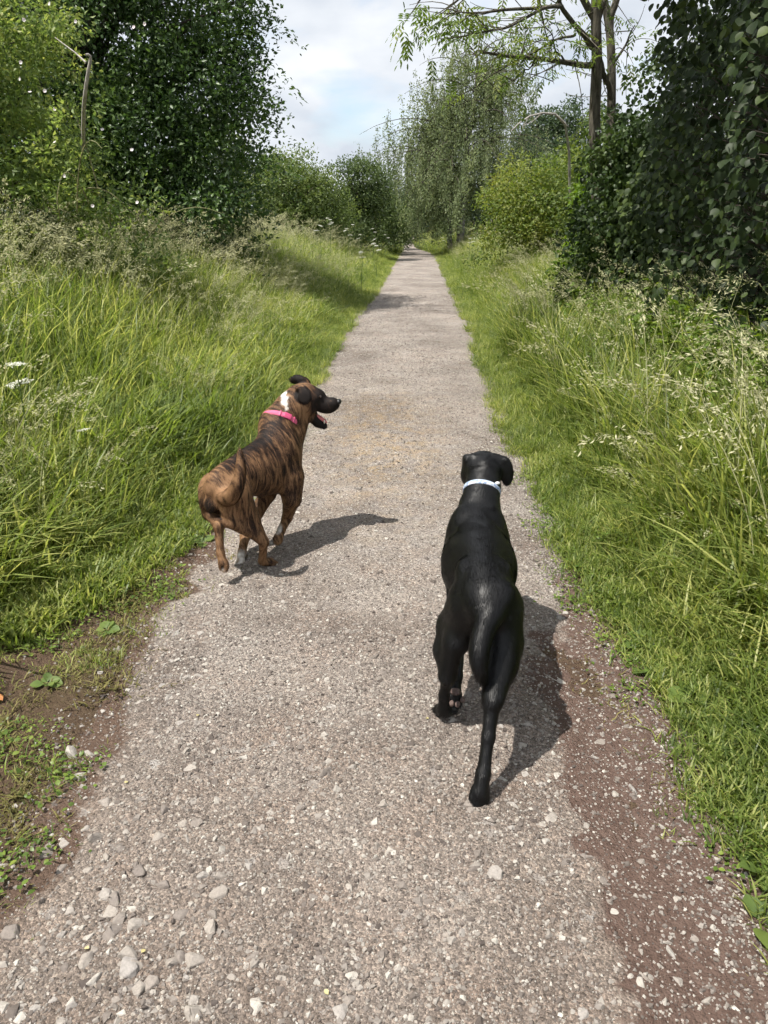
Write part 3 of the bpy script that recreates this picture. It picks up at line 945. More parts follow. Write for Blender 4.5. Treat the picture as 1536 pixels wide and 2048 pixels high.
for qi, Q in enumerate(tw):
    nt_ = 11 if len(Q) > 15 else 7
    for _ in range(nt_):
        t = RNG.uniform(.25, 1)
        s = Q[int(t * (len(Q) - 1))]
        d = unit(np.array([RNG.normal(-.3, .7), RNG.normal(-.1, .6), RNG.normal(0.05, .5)]))
        ln = RNG.uniform(.25, .75)
        e = s + d * ln + np.array([0, 0, -.15 * ln])
        q = bez(s, (s + e) / 2 + RNG.normal(0, .06, 3), e, 6)
        polys.append((q - ab, np.linspace(.006, .002, 6)))
        dens = 5 if s[0] < 1.9 else 3
        if s[2] > 3.2 or RNG.random() < .6:
            for _k in range(int(RNG.integers(2, dens + 2))):
                j = int(RNG.integers(2, 6))
                lp.append(compound(q[j] - ab, d * .5 + RNG.normal(0, .6, 3) + np.array([0, 0, -.35])))
V, F = tubes(polys, 8)
obj('trunk', np_mesh('trunk', V, F, smooth=True), m_bark_ash, ash)
V, F, A = merge(lp)
obj('crown', np_mesh('crown', V, F, A), m_l_ash, ash)

# --- middle distance, right: hawthorn scrub
m_l_yel = leaf_mat('leaf_yellowgreen', (.056, .088, .022), (.110, .155, .034), (.19, .205, .052), transl=.4, patch=.5)
m_l_mid = leaf_mat('leaf_mid', (.040, .066, .018), (.075, .112, .028), (.135, .165, .040), transl=.35, patch=.5)
tree('yellow_bush', 'yellow green hawthorn bush with rusty tips beside the weeping birch', 'bush', 3.4, 17.5,
     [((3.2, 17.5, 1.2), (1.35, 1.3, 1.4)), ((2.9, 17.6, 2.0), (.85, .9, .8)), ((4.2, 17.6, 1.8), (1.2, 1.2, 1.3))], (3.4, 17.5, 2.0), 230, .36, 120, .075, m_l_yel, m_bark_dark, nl=24, r0=.06, r1=.025)
gbush = tree('green_bush', 'rounded mid green bush with arching bare twig above the right verge grass', 'bush', 4.6, 15.6,
     [((4.4, 15.5, 1.5), (1.3, 1.2, 1.5)), ((4.1, 15.4, 2.5), (.9, .8, .8)), ((5.4, 15.7, 1.7), (1.4, 1.2, 1.6))], (4.5, 15.5, 2.6), 230, .36, 120, .070, m_l_mid, m_bark_dark, nl=24, r0=.06, r1=.025)
m_l_bright = leaf_mat('leaf_bright', (.060, .105, .016), (.100, .165, .024), (.16, .23, .035), transl=.4, patch=.8)
tree('bright_sapling', 'bright fresh green sapling between the hawthorn bushes and the dark shrub', 'sapling', 3.35, 11.8,
     [((3.1, 11.8, 1.2), (.5, .5, 1.05)), ((2.9, 11.7, .6), (.6, .5, .5)), ((3.2, 11.9, 2.0), (.35, .4, .5))], (3.1, 11.8, 2.3), 90, .25, 90, .07, m_l_bright, m_bark_dark, tpl_leaf(.45), nl=14, r0=.025, r1=.010)
gbo = np.array(gbush.location)
Q = np.array([pt(1140, 400, 15.8), pt(1138, 300, 15.7), pt(1130, 248, 15.3), pt(1110, 228, 14.9), pt(1085, 226, 14.7), pt(1060, 232, 14.5), pt(1040, 245, 14.4), pt(1022, 262, 14.3)]) - gbo
V, F = tubes([(Q, np.linspace(.03, .008, 8)), (np.array([Q[4], Q[4] + [-.15, 0, -.12], Q[4] + [-.35, 0, -.22]]), [.01, .007, .003]), (np.array([Q[3], Q[3] + [.12, 0, -.08], Q[3] + [.25, 0, -.2]]), [.01, .007, .003]),
              (np.array([Q[5], Q[5] + [-.1, 0, -.14], Q[5] + [-.16, 0, -.3]]), [.009, .006, .003])], 6)
o = obj('bare_branch', np_mesh('bare_branch', V, F, smooth=True), m_dead, gbush)
o['label'] = 'pale leafless branch arching out'

# --- weeping birch
m_l_birch = leaf_mat('leaf_birch', (.095, .122, .062), (.150, .185, .092), (.22, .25, .12), transl=.5, patch=.35)
bx, by = 3.3, 36.0
bb = np.array([bx, by, float(terrain(bx, by))])
birch = empty('weeping_birch', bb)
tag(birch, 'tall weeping birch with long hanging twigs where the path bends', 'tree')
polys = [(wob(bez((0, 0, -.1), (.3, 0, 4), (.6, 0, 8.3), 14), .15, 3), np.linspace(.19, .03, 14)),
         (wob(bez((-.3, .4, -.1), (-.6, .2, 3), (-.8, 0, 6.4), 12), .15, 9), np.linspace(.13, .03, 12))]
lp, strands, twigs, limbs_b = [], [], [], []
for i in range(86):
    main = polys[0][0] if i % 3 else polys[1][0]
    t = RNG.uniform(.38, 1.0)
    s = main[int(t * (len(main) - 1))]
    a = RNG.uniform(0, 2 * math.pi)
    reach = RNG.uniform(.45, 1.0) * (5.0 - 3.4 * abs(t - .5) / .5 * (1 if t > .5 else .3))
    e = s + np.array([math.cos(a) * reach, math.sin(a) * reach, RNG.uniform(-.5, .6)])
    q = bez(s, (s + e) / 2 + np.array([0, 0, .25 * reach + .3]), e, 9)
    limbs_b.append((q, np.linspace(.030, .005, 9)))
    for _ in range(13):
        j = int(RNG.integers(2, 9))
        o_ = q[j] + RNG.normal(0, .26, 3)
        ln = min(RNG.uniform(.6, 2.1), o_[2] - .3)
        if ln > .3:
            strands.append((o_, ln))
for i in range(80):   # curtain on the path side reaching almost to the ground
    a = RNG.uniform(0, 2 * math.pi); r = RNG.uniform(.3, 1.3)
    o_ = np.array([-.95 + math.cos(a) * r, -.5 + math.sin(a) * r, RNG.uniform(2.0, 5.0)])
    strands.append((o_, RNG.uniform(1.4, min(3.6, o_[2] - .15))))
for o_, ln in strands:
    sw = RNG.normal(0, .16, 2)
    tt = np.linspace(0, 1, 5)[:, None]
    q = o_ + tt * np.array([sw[0], sw[1], -ln]) + np.sin(tt * 3) * np.array([sw[1], -sw[0], 0]) * .4
    twigs.append((q, np.linspace(.005, .002, 5)))
    n = int(ln * 50)
    t = RNG.random(n) ** .9
    P = np.stack([np.interp(t, tt[:, 0], q[:, i]) for i in range(3)], -1) + RNG.normal(0, 1, (n, 3)) * np.array([.07, .07, .05])
    lp.append(place(tpl_diamond(.6), P, np.array([0, 0, -.7]) + RNG.normal(0, .5, (n, 3)), np.array([-.2, -.3, .5]) + RNG.normal(0, .8, (n, 3)), RNG.uniform(.06, .11, n), np.clip(RNG.normal(.5, .18) + RNG.normal(0, .15, n), 0, 1)))
V, F = tubes(polys, 5)
obj('trunk', np_mesh('trunk', V, F, smooth=True), m_bark_birch, birch)
V, F = tubes(limbs_b, 5)
tag(obj('branches', np_mesh('branches', V, F, smooth=True), m_bark_dark, birch), kind='stuff')
V, F = tubes(twigs, 3)
tag(obj('twigs', np_mesh('twigs', V, F), m_bark_dark, birch), kind='stuff')
V, F, A = merge(lp)
obj('crown', np_mesh('crown', V, F, A), m_l_birch, birch)

# --- distance
m_l_far = leaf_mat('leaf_far', (.044, .066, .026), (.076, .110, .038), (.12, .155, .055), transl=.35, patch=.3)
m_l_fard = leaf_mat('leaf_fardark', (.028, .046, .024), (.046, .074, .034), (.075, .105, .045), transl=.3, patch=.3)
m_l_farl = leaf_mat('leaf_farlight', (.060, .088, .028), (.100, .138, .040), (.155, .185, .06), transl=.38, patch=.3)


def far(name, label, x, y, ells, mat, n=130, rc=.55, per=70, size=.15, cat='tree', group=None, top=None, **kw):
    ells = [((x + c[0], y + c[1], c[2]), r) for c, r in ells]
    return tree(name, label, cat, x, y, ells, top or (x, y, max(c[2] for c, _ in ells)), n, rc, per, size, mat, m_bark_dark, nl=20, r0=.12, r1=.04, group=group, **kw)


far('leafy_bush', 'broad pale green bush behind the flowering meadow grass', -3.0, 27, [((0, 0, 1.9), (1.5, 1.4, 1.8)), ((1.0, .3, 1.5), (1.2, 1.2, 1.5)), ((-1.2, 0, 1.3), (1.2, 1.2, 1.4))], m_l_farl, 280, .45, 90, .10, 'bush')
far('round_tree', 'round crowned darker tree above the bushes at the far end of the meadow', -.9, 31, [((0, 0, 2.75), (1.1, 1.0, 1.1)), ((.3, 0, 2.1), (.9, .8, .7)), ((-.6, -.3, 1.2), (1.1, .9, 1.2))], m_l_far, 190, .42, 90, .10, group=None)
far('green_tree', 'spreading green tree directly behind the tall dark verge tree', -6.0, 30, [((0, 0, 2.4), (2.2, 1.8, 2.0)), ((2.3, .3, 2.0), (1.4, 1.4, 1.7))], m_l_mid, 190, .55, 80, .13)
far('low_bush', 'low dark bush under the round crowned tree', -.4, 36, [((0, 0, 1.2), (1.4, 1.3, 1.4)), ((1.0, 6, 1.1), (1.2, 1.2, 1.3)), ((.6, 2, 1.6), (.9, 1, 1.0))], m_l_far, 170, .45, 80, .12, 'bush')
far('far_hedge_tree', 'dark bushy tree closing the view left of the path bend', .7, 62, [((0, 0, 2.2), (2.6, 2.0, 2.2)), ((-2.5, 0, 1.8), (2.2, 1.8, 1.9))], m_l_fard, 170, .7, 80, .2)
far('far_thicket_tree', 'dark bushy tree closing the view where the path disappears', 4.3, 80, [((0, 0, 2.6), (2.6, 2.0, 2.8)), ((3.0, 0, 2.4), (2.6, 2, 2.6))], m_l_fard, 170, .75, 80, .22)
far('rounded_shrub', 'small rounded shrub beside the path just before it disappears', 1.0, 50, [((0, 0, .8), (.8, .8, .85))], m_l_far, 60, .35, 70, .10, 'shrub')
far('light_shrub', 'small pale shrub at the left edge of the far path bend', .25, 46, [((0, 0, .55), (.55, .7, .6))], m_l_farl, 40, .3, 70, .09, 'shrub')
far('fresh_shrub', 'fresh green shrub low beneath the weeping birch', 3.7, 44, [((0, 0, .8), (1.2, .9, .9))], m_l_far, 60, .4, 70, .11, 'shrub')
far('pine_tree', 'dark blue green tree with rounded tops behind the hawthorn bushes', 9.0, 42, [((-.6, 0, 3.6), (2.2, 1.8, 3.2)), ((1.6, 0, 5.2), (1.3, 1.2, 1.6)), ((-1.4, 0, 5.4), (1.0, 1.0, 1.4)), ((.1, .2, 5.9), (.9, .9, 1.3))], m_l_fard, 230, .55, 90, .16)
far('grey_green_tree', 'dark grey green tree in the gap right of the birch', 5.6, 39, [((0, 0, 2.6), (2.0, 1.6, 2.7)), ((1.5, .5, 3.5), (1.5, 1.4, 1.6))], m_l_fard, 190, .55, 80, .14)  # dark far leaf colour all over
far('back_tree', 'dense tree far behind the right hand hazel', 11.5, 27, [((0, 0, 3.4), (3.2, 2.4, 3.4)), ((-3.2, 0, 2.0), (2, 1.8, 2))], m_l_far, 200, .6, 80, .14)
for i, (x, y, s) in enumerate(((-14, 52, 1.2), (-9.5, 60, 1.1), (-5, 72, 1.1), (-22, 48, 1.4), (16, 62, 1.3), (11, 84, 1.3), (-.5, 92, 1.2), (24, 50, 1.4), (7.5, 98, 1.2))):
    far('distant_tree', 'one of the plain green trees of the distant tree line', x, y, [((0, 0, 2.4 * s), (2.8 * s, 2.2 * s, 2.3 * s)), ((2.2 * s, 0, 2.0 * s), (2 * s, 2 * s, 1.8 * s)), ((-2.2 * s, 0, 1.9 * s), (2 * s, 2 * s, 1.8 * s))],
        m_l_fard if i % 2 else m_l_far, 130, .8, 60, .25, group='distant trees along the skyline')
far('side_tree', 'leafy tree behind the rose thicket at the edge of the wood', -9.2, 12.5, [((0, 0, 3.4), (2.4, 2.2, 3.4))], m_l_mid, 190, .55, 90, .11)
# ------------------------------------------------------------------ grass and herbs
m_grass = leaf_mat('grass', (.066, .100, .024), (.155, .200, .048), (.335, .345, .118), transl=.5, rough=.45, spec=.35, patch=.9, objrnd=True)
m_straw = leaf_mat('straw', (.22, .235, .11), (.34, .34, .19), (.48, .46, .30), transl=.35, rough=.6, patch=.9, objrnd=True)
m_herb = leaf_mat('herb', (.060, .100, .018), (.105, .160, .028), (.18, .23, .042), transl=.38, rough=.42, spec=.4, patch=1.2, objrnd=True)


m_moss = leaf_mat('moss', (.085, .080, .026), (.125, .115, .034), (.19, .165, .065), transl=.25, rough=.7, patch=5, objrnd=True)


def blades(n, h0, h1, spread, w, lean=.35, bend=.6, segs=3, seed=None, tlo=0., thi=1., wind=.12):
    """n grass blades as tapering bent strips"""
    az = RNG.uniform(0, 2 * math.pi, n)
    rr = spread * np.sqrt(RNG.random(n)); pa = RNG.uniform(0, 2 * math.pi, n)
    base = np.stack([rr * np.cos(pa), rr * np.sin(pa), np.full(n, -.01)], -1)
    h = RNG.uniform(h0, h1, n)
    d = np.stack([np.cos(az), np.sin(az), np.zeros(n)], -1)
    le = np.abs(RNG.normal(lean, lean * .5, n)); bd = bend * RNG.uniform(.05, 1.7, n)
    side = np.stack([-np.sin(az), np.cos(az), np.zeros(n)], -1)
    tw = RNG.uniform(-.6, .6, n)[:, None]
    ts = np.linspace(0, 1, segs + 1)
    V = []
    for i, t in enumerate(ts):
        hor = h * (le * t * .6 + bd * t ** 2.2 * .75) + wind * h * t * t
        ver = h * (t - .38 * bd * t ** 2.6)
        c = base + d * hor[:, None]; c[:, 2] += ver
        ww = w * (1 - .12 * t) * (.55 + .75 * min(1, t * 3)) * (1 if i < segs else 0)
        s = unit(side + d * tw * t)
        if i < segs:
            V += [c - s * ww / 2, c + s * ww / 2]
        else:
            V += [c]
    V = np.stack(V, 1)
    kk = 2 * segs + 1
    F4 = np.array([[2 * i, 2 * i + 1, 2 * i + 3, 2 * i + 2] for i in range(segs - 1)])
    F3 = np.array([[2 * segs - 2, 2 * segs - 1, 2 * segs]])
    off = (np.arange(n) * kk)[:, None, None]
    tint = np.clip(RNG.normal((tlo + thi) / 2, .30, n), 0, 1)
    return V.reshape(-1, 3), [(F4[None] + off).reshape(-1, 4), (F3[None] + off).reshape(-1, 3)], {'tint': np.repeat(tint, kk)}


def panicle(x, y, h, az, lean, nsp=26, plen=.2, droop=.5, size=.011, spread=.022):
    """flowering stalk: thin stem that nods, spikelets in a loose head"""
    d = np.array([math.cos(az), math.sin(az), 0])
    t = np.linspace(0, 1, 7)[:, None]
    stem = np.array([x, y, 0]) + d * (h * lean * t ** 2 + h * .12 * t) + np.array([0, 0, 1.]) * h * (t - .22 * lean * t ** 3)
    out = []
    V, F = tubes([(stem, np.linspace(.0024, .0013, 7))], 3)
    out.append((V, F, {'tint': np.full(len(V), .45)}))
    e = stem[-1]; tg = unit(stem[-1] - stem[-2])
    ts = np.sort(RNG.random(nsp))
    P = e - tg * plen * .35 + (tg * ts[:, None] + np.array([0, 0, -droop]) * (ts ** 2)[:, None] + d * .3 * (ts ** 2)[:, None]) * plen
    P = P + RNG.normal(0, spread, (nsp, 3)) * (1 - .6 * ts)[:, None]
    out.append(place(tpl_diamond(.28, .1), P, unit(tg * .7 + np.array([0, 0, -droop])) + RNG.normal(0, .35, (nsp, 3)), RNG.normal(0, 1, (nsp, 3)), size * RNG.uniform(.8, 1.5, nsp), RNG.uniform(.35, 1, nsp)))
    return merge(out)


def mesh_of(parts, name):
    V, F, A = merge(parts)
    return np_mesh(name, V, F, A)


short_v = [variant('tuft_a%d' % i, mesh_of([blades(28, .03, .10, .08, .0050, .5, .5)], 'tuft'), m_grass) for i in range(4)]
med_v = [variant('tuft_b%d' % i, mesh_of([blades(26, .12, .42, .12, .0070, .26, .62, 4)], 'tuft'), m_grass) for i in range(5)]
lush_v = [variant('tuft_c%d' % i, mesh_of([blades(18, .22, .52, .11, .0120, .25, .75, 5)], 'tuft'), m_grass) for i in range(4)]
tall_v = [variant('tuft_d%d' % i, mesh_of([blades(26, .22, .82, .16, .0070, .18, .52, 4)], 'tuft'), m_grass) for i in range(5)]
head_v = []
for i in range(7):
    ps = []
    for _ in range(5):
        az = RNG.normal(.2, 1.1)
        ps.append(panicle(RNG.normal(0, .07), RNG.normal(0, .07), RNG.uniform(.65, 1.02), az, RNG.uniform(.15, .5), 34, RNG.uniform(.18, .32), RNG.uniform(.1, .7), .021))
    head_v.append(variant('head_%d' % i, mesh_of(ps, 'head'), m_straw))
herb_v = []
for i in range(5):
    ps = []
    for s in range(7):
        az = RNG.uniform(0, 6.3); hh = RNG.uniform(.14, .38)
        b = np.array([RNG.normal(0, .06), RNG.normal(0, .06), 0]); tip = b + np.array([math.cos(az) * .10, math.sin(az) * .10, hh])
        q = bez(b, (b + tip) / 2 + np.array([0, 0, .04]), tip, 5)
        V, F = tubes([(q, np.linspace(.0022, .0012, 5))], 3)
        ps.append((V, F, {'tint': np.full(len(V), .5)}))
        n = 19
        t = RNG.uniform(.25, 1, n); P = np.stack([np.interp(t, np.linspace(0, 1, 5), q[:, j]) for j in range(3)], -1)
        a2 = RNG.uniform(0, 6.3, n)
        X = np.stack([np.cos(a2), np.sin(a2), RNG.normal(.05, .3, n)], -1)
        ps.append(place(tpl_leaf(.55, .08, .2), P, X, np.array([0, 0, 1.]) + RNG.normal(0, .3, (n, 3)), RNG.uniform(.018, .042, n), np.clip(RNG.normal(.5, .25, n), 0, 1)))
    herb_v.append(variant('herb_%d' % i, mesh_of(ps, 'herb'), m_herb))
mat_v = []
for i in range(4):   # low clover, silverweed and moss-like mats
    n = 46
    P = np.stack([RNG.normal(0, .055, n), RNG.normal(0, .055, n), RNG.uniform(.004, .035, n)], -1)
    a2 = RNG.uniform(0, 6.3, n)
    ps = [place(tpl_leaf(.7, .06, .15), P, np.stack([np.cos(a2), np.sin(a2), RNG.normal(.1, .2, n)], -1), np.array([0, 0, 1.]) + RNG.normal(0, .25, (n, 3)), RNG.uniform(.009, .020, n)),
          blades(14, .02, .07, .07, .003, .6, .5)]
    mat_v.append(variant('mat_%d' % i, mesh_of(ps, 'mat'), m_herb))


def verge(side, n, y0, y1, s0, s1, pw=1.0, spw=1.0):
    y = y0 + (y1 - y0) * RNG.random(n) ** pw
    s = s0 + (s1 - s0) * RNG.random(n) ** spw
    x = edge_l(y) - s if side < 0 else edge_r(y) + s
    return x, y, s


def lay(name, label, groups, variants_n, parent=None):
    X, Y, SC, VI = [], [], [], []
    for x, y, sc, v0, vn in groups:
        X.append(x); Y.append(y); SC.append(sc); VI.append(RNG.integers(v0, v0 + vn, len(x)))
    X, Y, SC, VI = map(np.concatenate, (X, Y, SC, VI))
    n = len(X)
    rot = np.stack([RNG.normal(0, .10, n), RNG.normal(0, .10, n), RNG.uniform(0, 6.3, n)], -1)
    o = scatter(name, np.stack([X, Y, terrain(X, Y) - .005], -1), rot, SC, VI, variants_n)
    return tag(o, label, 'grass', kind='stuff')


moss_v = [variant('moss_%d' % i, mesh_of([blades(60, .008, .032, .075, .0028, .9, .6)], 'moss'), m_moss) for i in range(3)]
ALLV = short_v + med_v + lush_v + tall_v + head_v + herb_v + mat_v + moss_v
i_s, i_m, i_l, i_t, i_h, i_hb, i_mt, i_mo = np.cumsum([0, 4, 5, 4, 5, 7, 5, 4])[:8]


def keep(g, p):
    x, y, s = g
    k_ = RNG.random(len(x)) < p
    return x[k_], y[k_], s[k_]


def side_groups(side):
    G = []
    lead = .30 if side < 0 else .04         # bare soil strip on the left close to the camera

    def start(y):
        return np.interp(y, [0, 2.1, 2.5, 3.0, 3.8, 5], [.85, .75, .50, .34, .14, 0.]) if side < 0 else lead
    # short fringe
    for n, y0, y1, pw in ((1900, .6, 4.5, 1.0), (2000, 4.5, 12, 1.1), (2000, 12, 40, 1.2)):
        x, y, s = verge(side, n, y0, y1, -.03, .55, pw, 1.1)
        ok = s + .10 * fbm(x * 3, y * 3) > start(y) * .9
        G.append((x[ok], y[ok], (.55 + .9 * np.clip(s[ok], 0, .5) + .25 * RNG.random(ok.sum())) * (1 + .02 * y[ok]), i_s, 4))
    # medium
    for n, y0, y1, pw in ((1900, .5, 5.0, 1.0), (2200, 5, 12, 1.1), (2700, 12, 45, 1.3)):
        x, y, s = verge(side, n, y0, y1, .12, 2.4, pw, .9)
        ok = s > start(y) + .14 + .12 * fbm(x * 2, y * 2)
        x, y, s = x[ok], y[ok], s[ok]
        G.append((x, y, (.42 + .78 * sstep(.05, .75, s - start(y))) * RNG.uniform(.75, 1.2, len(x)), i_m, 5))
    # lush broad blades
    for n, y0, y1 in ((1300 if side > 0 else 650, .5, 5.0), (500, 5, 12)):
        x, y, s = verge(side, n, y0, y1, .32, 2.0, 1.0, 1.0)
        ok = (fbm(x * 1.1, y * 1.1, side * 3.0) > -.05) & (s > start(y) + .25)
        x, y, s = x[ok], y[ok], s[ok]
        G.append((x, y, (.40 + .5 * sstep(.2, 1.0, s)) * RNG.uniform(.8, 1.2, len(x)), i_l, 4))
    # tall
    for n, y0, y1, pw in ((1500 if side < 0 else 1000, .8, 6.0, 1.0), (2700, 6, 16, 1.0), (3800, 16, 60, 1.3)):
        x, y, s = verge(side, n, y0, y1, .55 if side < 0 else .72, 5.2 if side < 0 else 3.2, pw, 1.0)
        if side < 0:
            sc = (.45 + .62 * sstep(.5, 2.0, s)) * RNG.uniform(.8, 1.15, n)
        else:
            sc = (.45 + .42 * sstep(.4, 1.3, s)) * RNG.uniform(.8, 1.15, n)
        ok = s > start(y) + .3
        G.append((x[ok], y[ok], sc[ok], i_t, 5))
    # seed heads
    for n, y0, y1, pw in ((520 if side < 0 else 170, 1.6, 6.0, 1.0), (700 if side < 0 else 330, 6, 16, 1.0), (900, 16, 55, 1.3)):
        x, y, s = verge(side, n, y0, y1, .5, 5.5 if side < 0 else 3.0, pw, .9)
        ok = (s > start(y) + .35) & (fbm(x * .9, y * .9, 5.0) > -.35)
        x, y, s = x[ok], y[ok], s[ok]
        G.append((x, y, (.55 + (.60 if side < 0 else .30) * sstep(.5, 2.2, s)) * RNG.uniform(.8, 1.15, len(x)), i_h, 7))
    # herbs
    for n, y0, y1 in ((800 if side < 0 else 1300, .8, 6.0), (700 if side < 0 else 1500, 6, 14), (300, 14, 30)):
        x, y, s = verge(side, n, y0, y1, .18, 2.8, 1.0, .8)
        m_ = fbm(x * .8, y * .8, 9.0 + side)
        ok = (m_ > (.05 if side < 0 else -.25)) & (s > start(y) + .08)
        x, y, s = x[ok], y[ok], s[ok]
        G.append((x, y, (.40 + .50 * sstep(.2, 1.6, s)) * RNG.uniform(.75, 1.25, len(x)), i_hb, 5))
    # low mats along the bare edge
    x, y, s = verge(side, 500, .7, 6, -.06, .50, 1.0, 1.0)
    ok = fbm(x * 4, y * 4, 2.0) > (.25 if side < 0 else .0)
    x, y, s = x[ok], y[ok], s[ok]
    G.append((x, y, RNG.uniform(.5, 1.2, len(x)), i_mt, 4))
    # dry moss and cropped grass in the bare soil
    x, y, s = verge(side, 2400 if side < 0 else 500, .7, 5, -.16, .95 if side < 0 else .5, 1.0, 1.0)
    ok = fbm(x * 3, y * 3, 11.0) > (.08 if side < 0 else -.05)
    G.append((x[ok], y[ok], RNG.uniform(.6, 1.4, ok.sum()), i_mo, 3))
    # tufts leaning in over the far path edges
    x, y, s = verge(side, 1300, 5, 42, -.10, .16, 1.25, 1.0)
    G.append((x, y, RNG.uniform(.22, .5, len(x)), i_m, 5))
    x, y, s = verge(side, 1500, 38, 95, .0, 3.5, 1.3, 1.2)
    G.append((x, y, RNG.uniform(.7, 1.5, len(x)), i_m, 5))
    # thin short tufts in the bare soil
    x, y, s = verge(side, 1300 if side < 0 else 160, .7, 6, -.12, .75 if side < 0 else .45, 1.0, 1.0)
    ok = fbm(x * 5, y * 5, 7.0) > (.15 if side < 0 else -.02)
    G.append((x[ok], y[ok], RNG.uniform(.25, .55, ok.sum()), i_s, 4))
    return G


def copy_vars(tagname):
    r = []
    for v in ALLV:
        c = v.copy(); r.append(c)
    for n_, c in enumerate(r):
        c.name = '%s_%03d' % (tagname, n_)
    return r


lay('meadow_grass', 'long green meadow grass with pale seed heads on the left bank', side_groups(-1), copy_vars('leftpiece'))
lay('verge_grass', 'bright green grass and leafy herbs along the right verge', side_groups(1), copy_vars('rightpiece'))

# nettle and bramble undergrowth at the foot of the hazel
n = 2900
x = 1.65 + 2.9 * RNG.random(n) ** 1.7; y = RNG.uniform(2.4, 9.5, n)
lay('undergrowth', 'tangled leafy undergrowth at the foot of the hazel', [(x, y, (.75 + .95 * sstep(1.7, 2.3, x)) * RNG.uniform(.7, 1.3, n), i_hb, 5),
     (x[:800] - .12, y[:800], RNG.uniform(.75, 1.15, 800), i_t, 5), (x[800:890] - .15, y[800:890], RNG.uniform(.8, 1.1, 90), i_h, 7)], copy_vars('underpiece'))
# far meadow beyond
n = 3000
x = RNG.uniform(-30, 32, n); y = 18 + 70 * RNG.random(n) ** 1.2
ok = (x < edge_l(y) - 5) | (x > edge_r(y) + 2.8)
lay('far_grass', 'rough distant meadow grass between the trees', [(x[ok], y[ok], RNG.uniform(1.0, 1.7, ok.sum()), i_t, 5)], copy_vars('farpiece'))

# ------------------------------------------------------------------ single plants one can count
m_plantain = leaf_mat('plantain', (.050, .078, .020), (.080, .118, .028), (.13, .165, .04), transl=.25, rough=.5, spec=.3, patch=14)


def rib_leaf(w):
    xs_ = [0, .22, .40, .58, .76, .9]
    hw = [.03, .05, .36, .48, .40, .2]
    V, F3, F4 = [], [], []
    for a, h in zip(xs_, hw):
        z = .22 * a - .30 * a * a
        V += [[a, -h * w, z + .10 * h], [a, -h * w * .5, z + .02 * h], [a, 0, z - .01], [a, h * w * .5, z + .02 * h], [a, h * w, z + .10 * h]]
    V.append([1, 0, .22 - .30])
    for i in range(5):
        for j in range(4):
            q = 5 * i + j
            F4.append([q, q + 5, q + 6, q + 1])
    for j in range(4):
        F3.append([25 + j, 30, 26 + j])
    return np.array(V), [np.array(F3), np.array(F4)]


pl_me = []
for i in range(4):
    V, F, A = place(rib_leaf(.62 + .08 * i), np.zeros((1, 3)), np.array([[1., 0, 0]]), np.array([[0, 0, 1.]]), 1.0, np.array([.3 + .14 * i]))
    me = np_mesh('leaf', V, F, A, smooth=True); me.materials.append(m_plantain); pl_me.append(me)


def ground_at(u, v):
    q = pt(u, v, 1.0); t = CAM_H / (CAM_H - q[2])
    return q[0] * t, q[1] * t


for (u, v, s, nl) in ((1285, 1290, .12, 8), (1300, 1340, .10, 7), (1345, 1310, .10, 7), (1380, 1405, .115, 9), (1440, 1480, .10, 7), (1530, 1750, .11, 8), (1525, 1850, .10, 7), (1250, 1235, .08, 6), (1420, 1385, .09, 7),
                      (95, 1380, .07, 8), (215, 1265, .07, 7), (232, 1105, .08, 5), (405, 1085, .09, 8)):
    x, y = ground_at(u, v)
    r = empty('plantain', (x, y, float(terrain(x, y)) + .004), RNG.uniform(0, 6))
    left_ = u < 768
    tag(r, 'small flat rosette weed growing in the bare soil left of the path' if left_ else 'broad leaved plantain rosette at the right edge of the path', 'weed',
        'rosette weeds in the left soil strip' if left_ else 'plantains along the right path edge')
    for i in range(nl):
        o = bpy.data.objects.new('leaf', pl_me[int(RNG.integers(4))]); COL.objects.link(o); o.parent = r
        o.rotation_euler = (RNG.normal(0, .2), -RNG.uniform(.0, .5), i * 2 * math.pi / nl + RNG.normal(0, .25)); o.scale = (s * .74 * RNG.uniform(.7, 1.15),) * 3

m_umbel = leaf_mat('umbel', (.62, .62, .52), (.74, .74, .66), (.82, .82, .77), transl=.25, rough=.7, patch=6)
m_stalk = plain_mat('green_stalk', (.10, .15, .04))


def umbel_mesh(R=.05):
    ps = []
    for i in range(17):
        a = i * 2.4; rr = R * math.sqrt((i + .5) / 17)
        c = np.array([rr * math.cos(a), rr * math.sin(a), .012 - rr * rr * 3])
        n = 12
        P = c + np.stack([RNG.normal(0, .006, n), RNG.normal(0, .006, n), RNG.normal(0, .0025, n)], -1)
        ps.append(place(tpl_diamond(.9, .1), P, rnd_dirs(n) * [1, 1, .2], np.array([0, 0, 1.]) + RNG.normal(0, .3, (n, 3)), RNG.uniform(.005, .009, n)))
    return mesh_of(ps, 'umbel')


um = [umbel_mesh(.042), umbel_mesh(.055)]
for m_ in um:
    m_.materials.append(m_umbel)


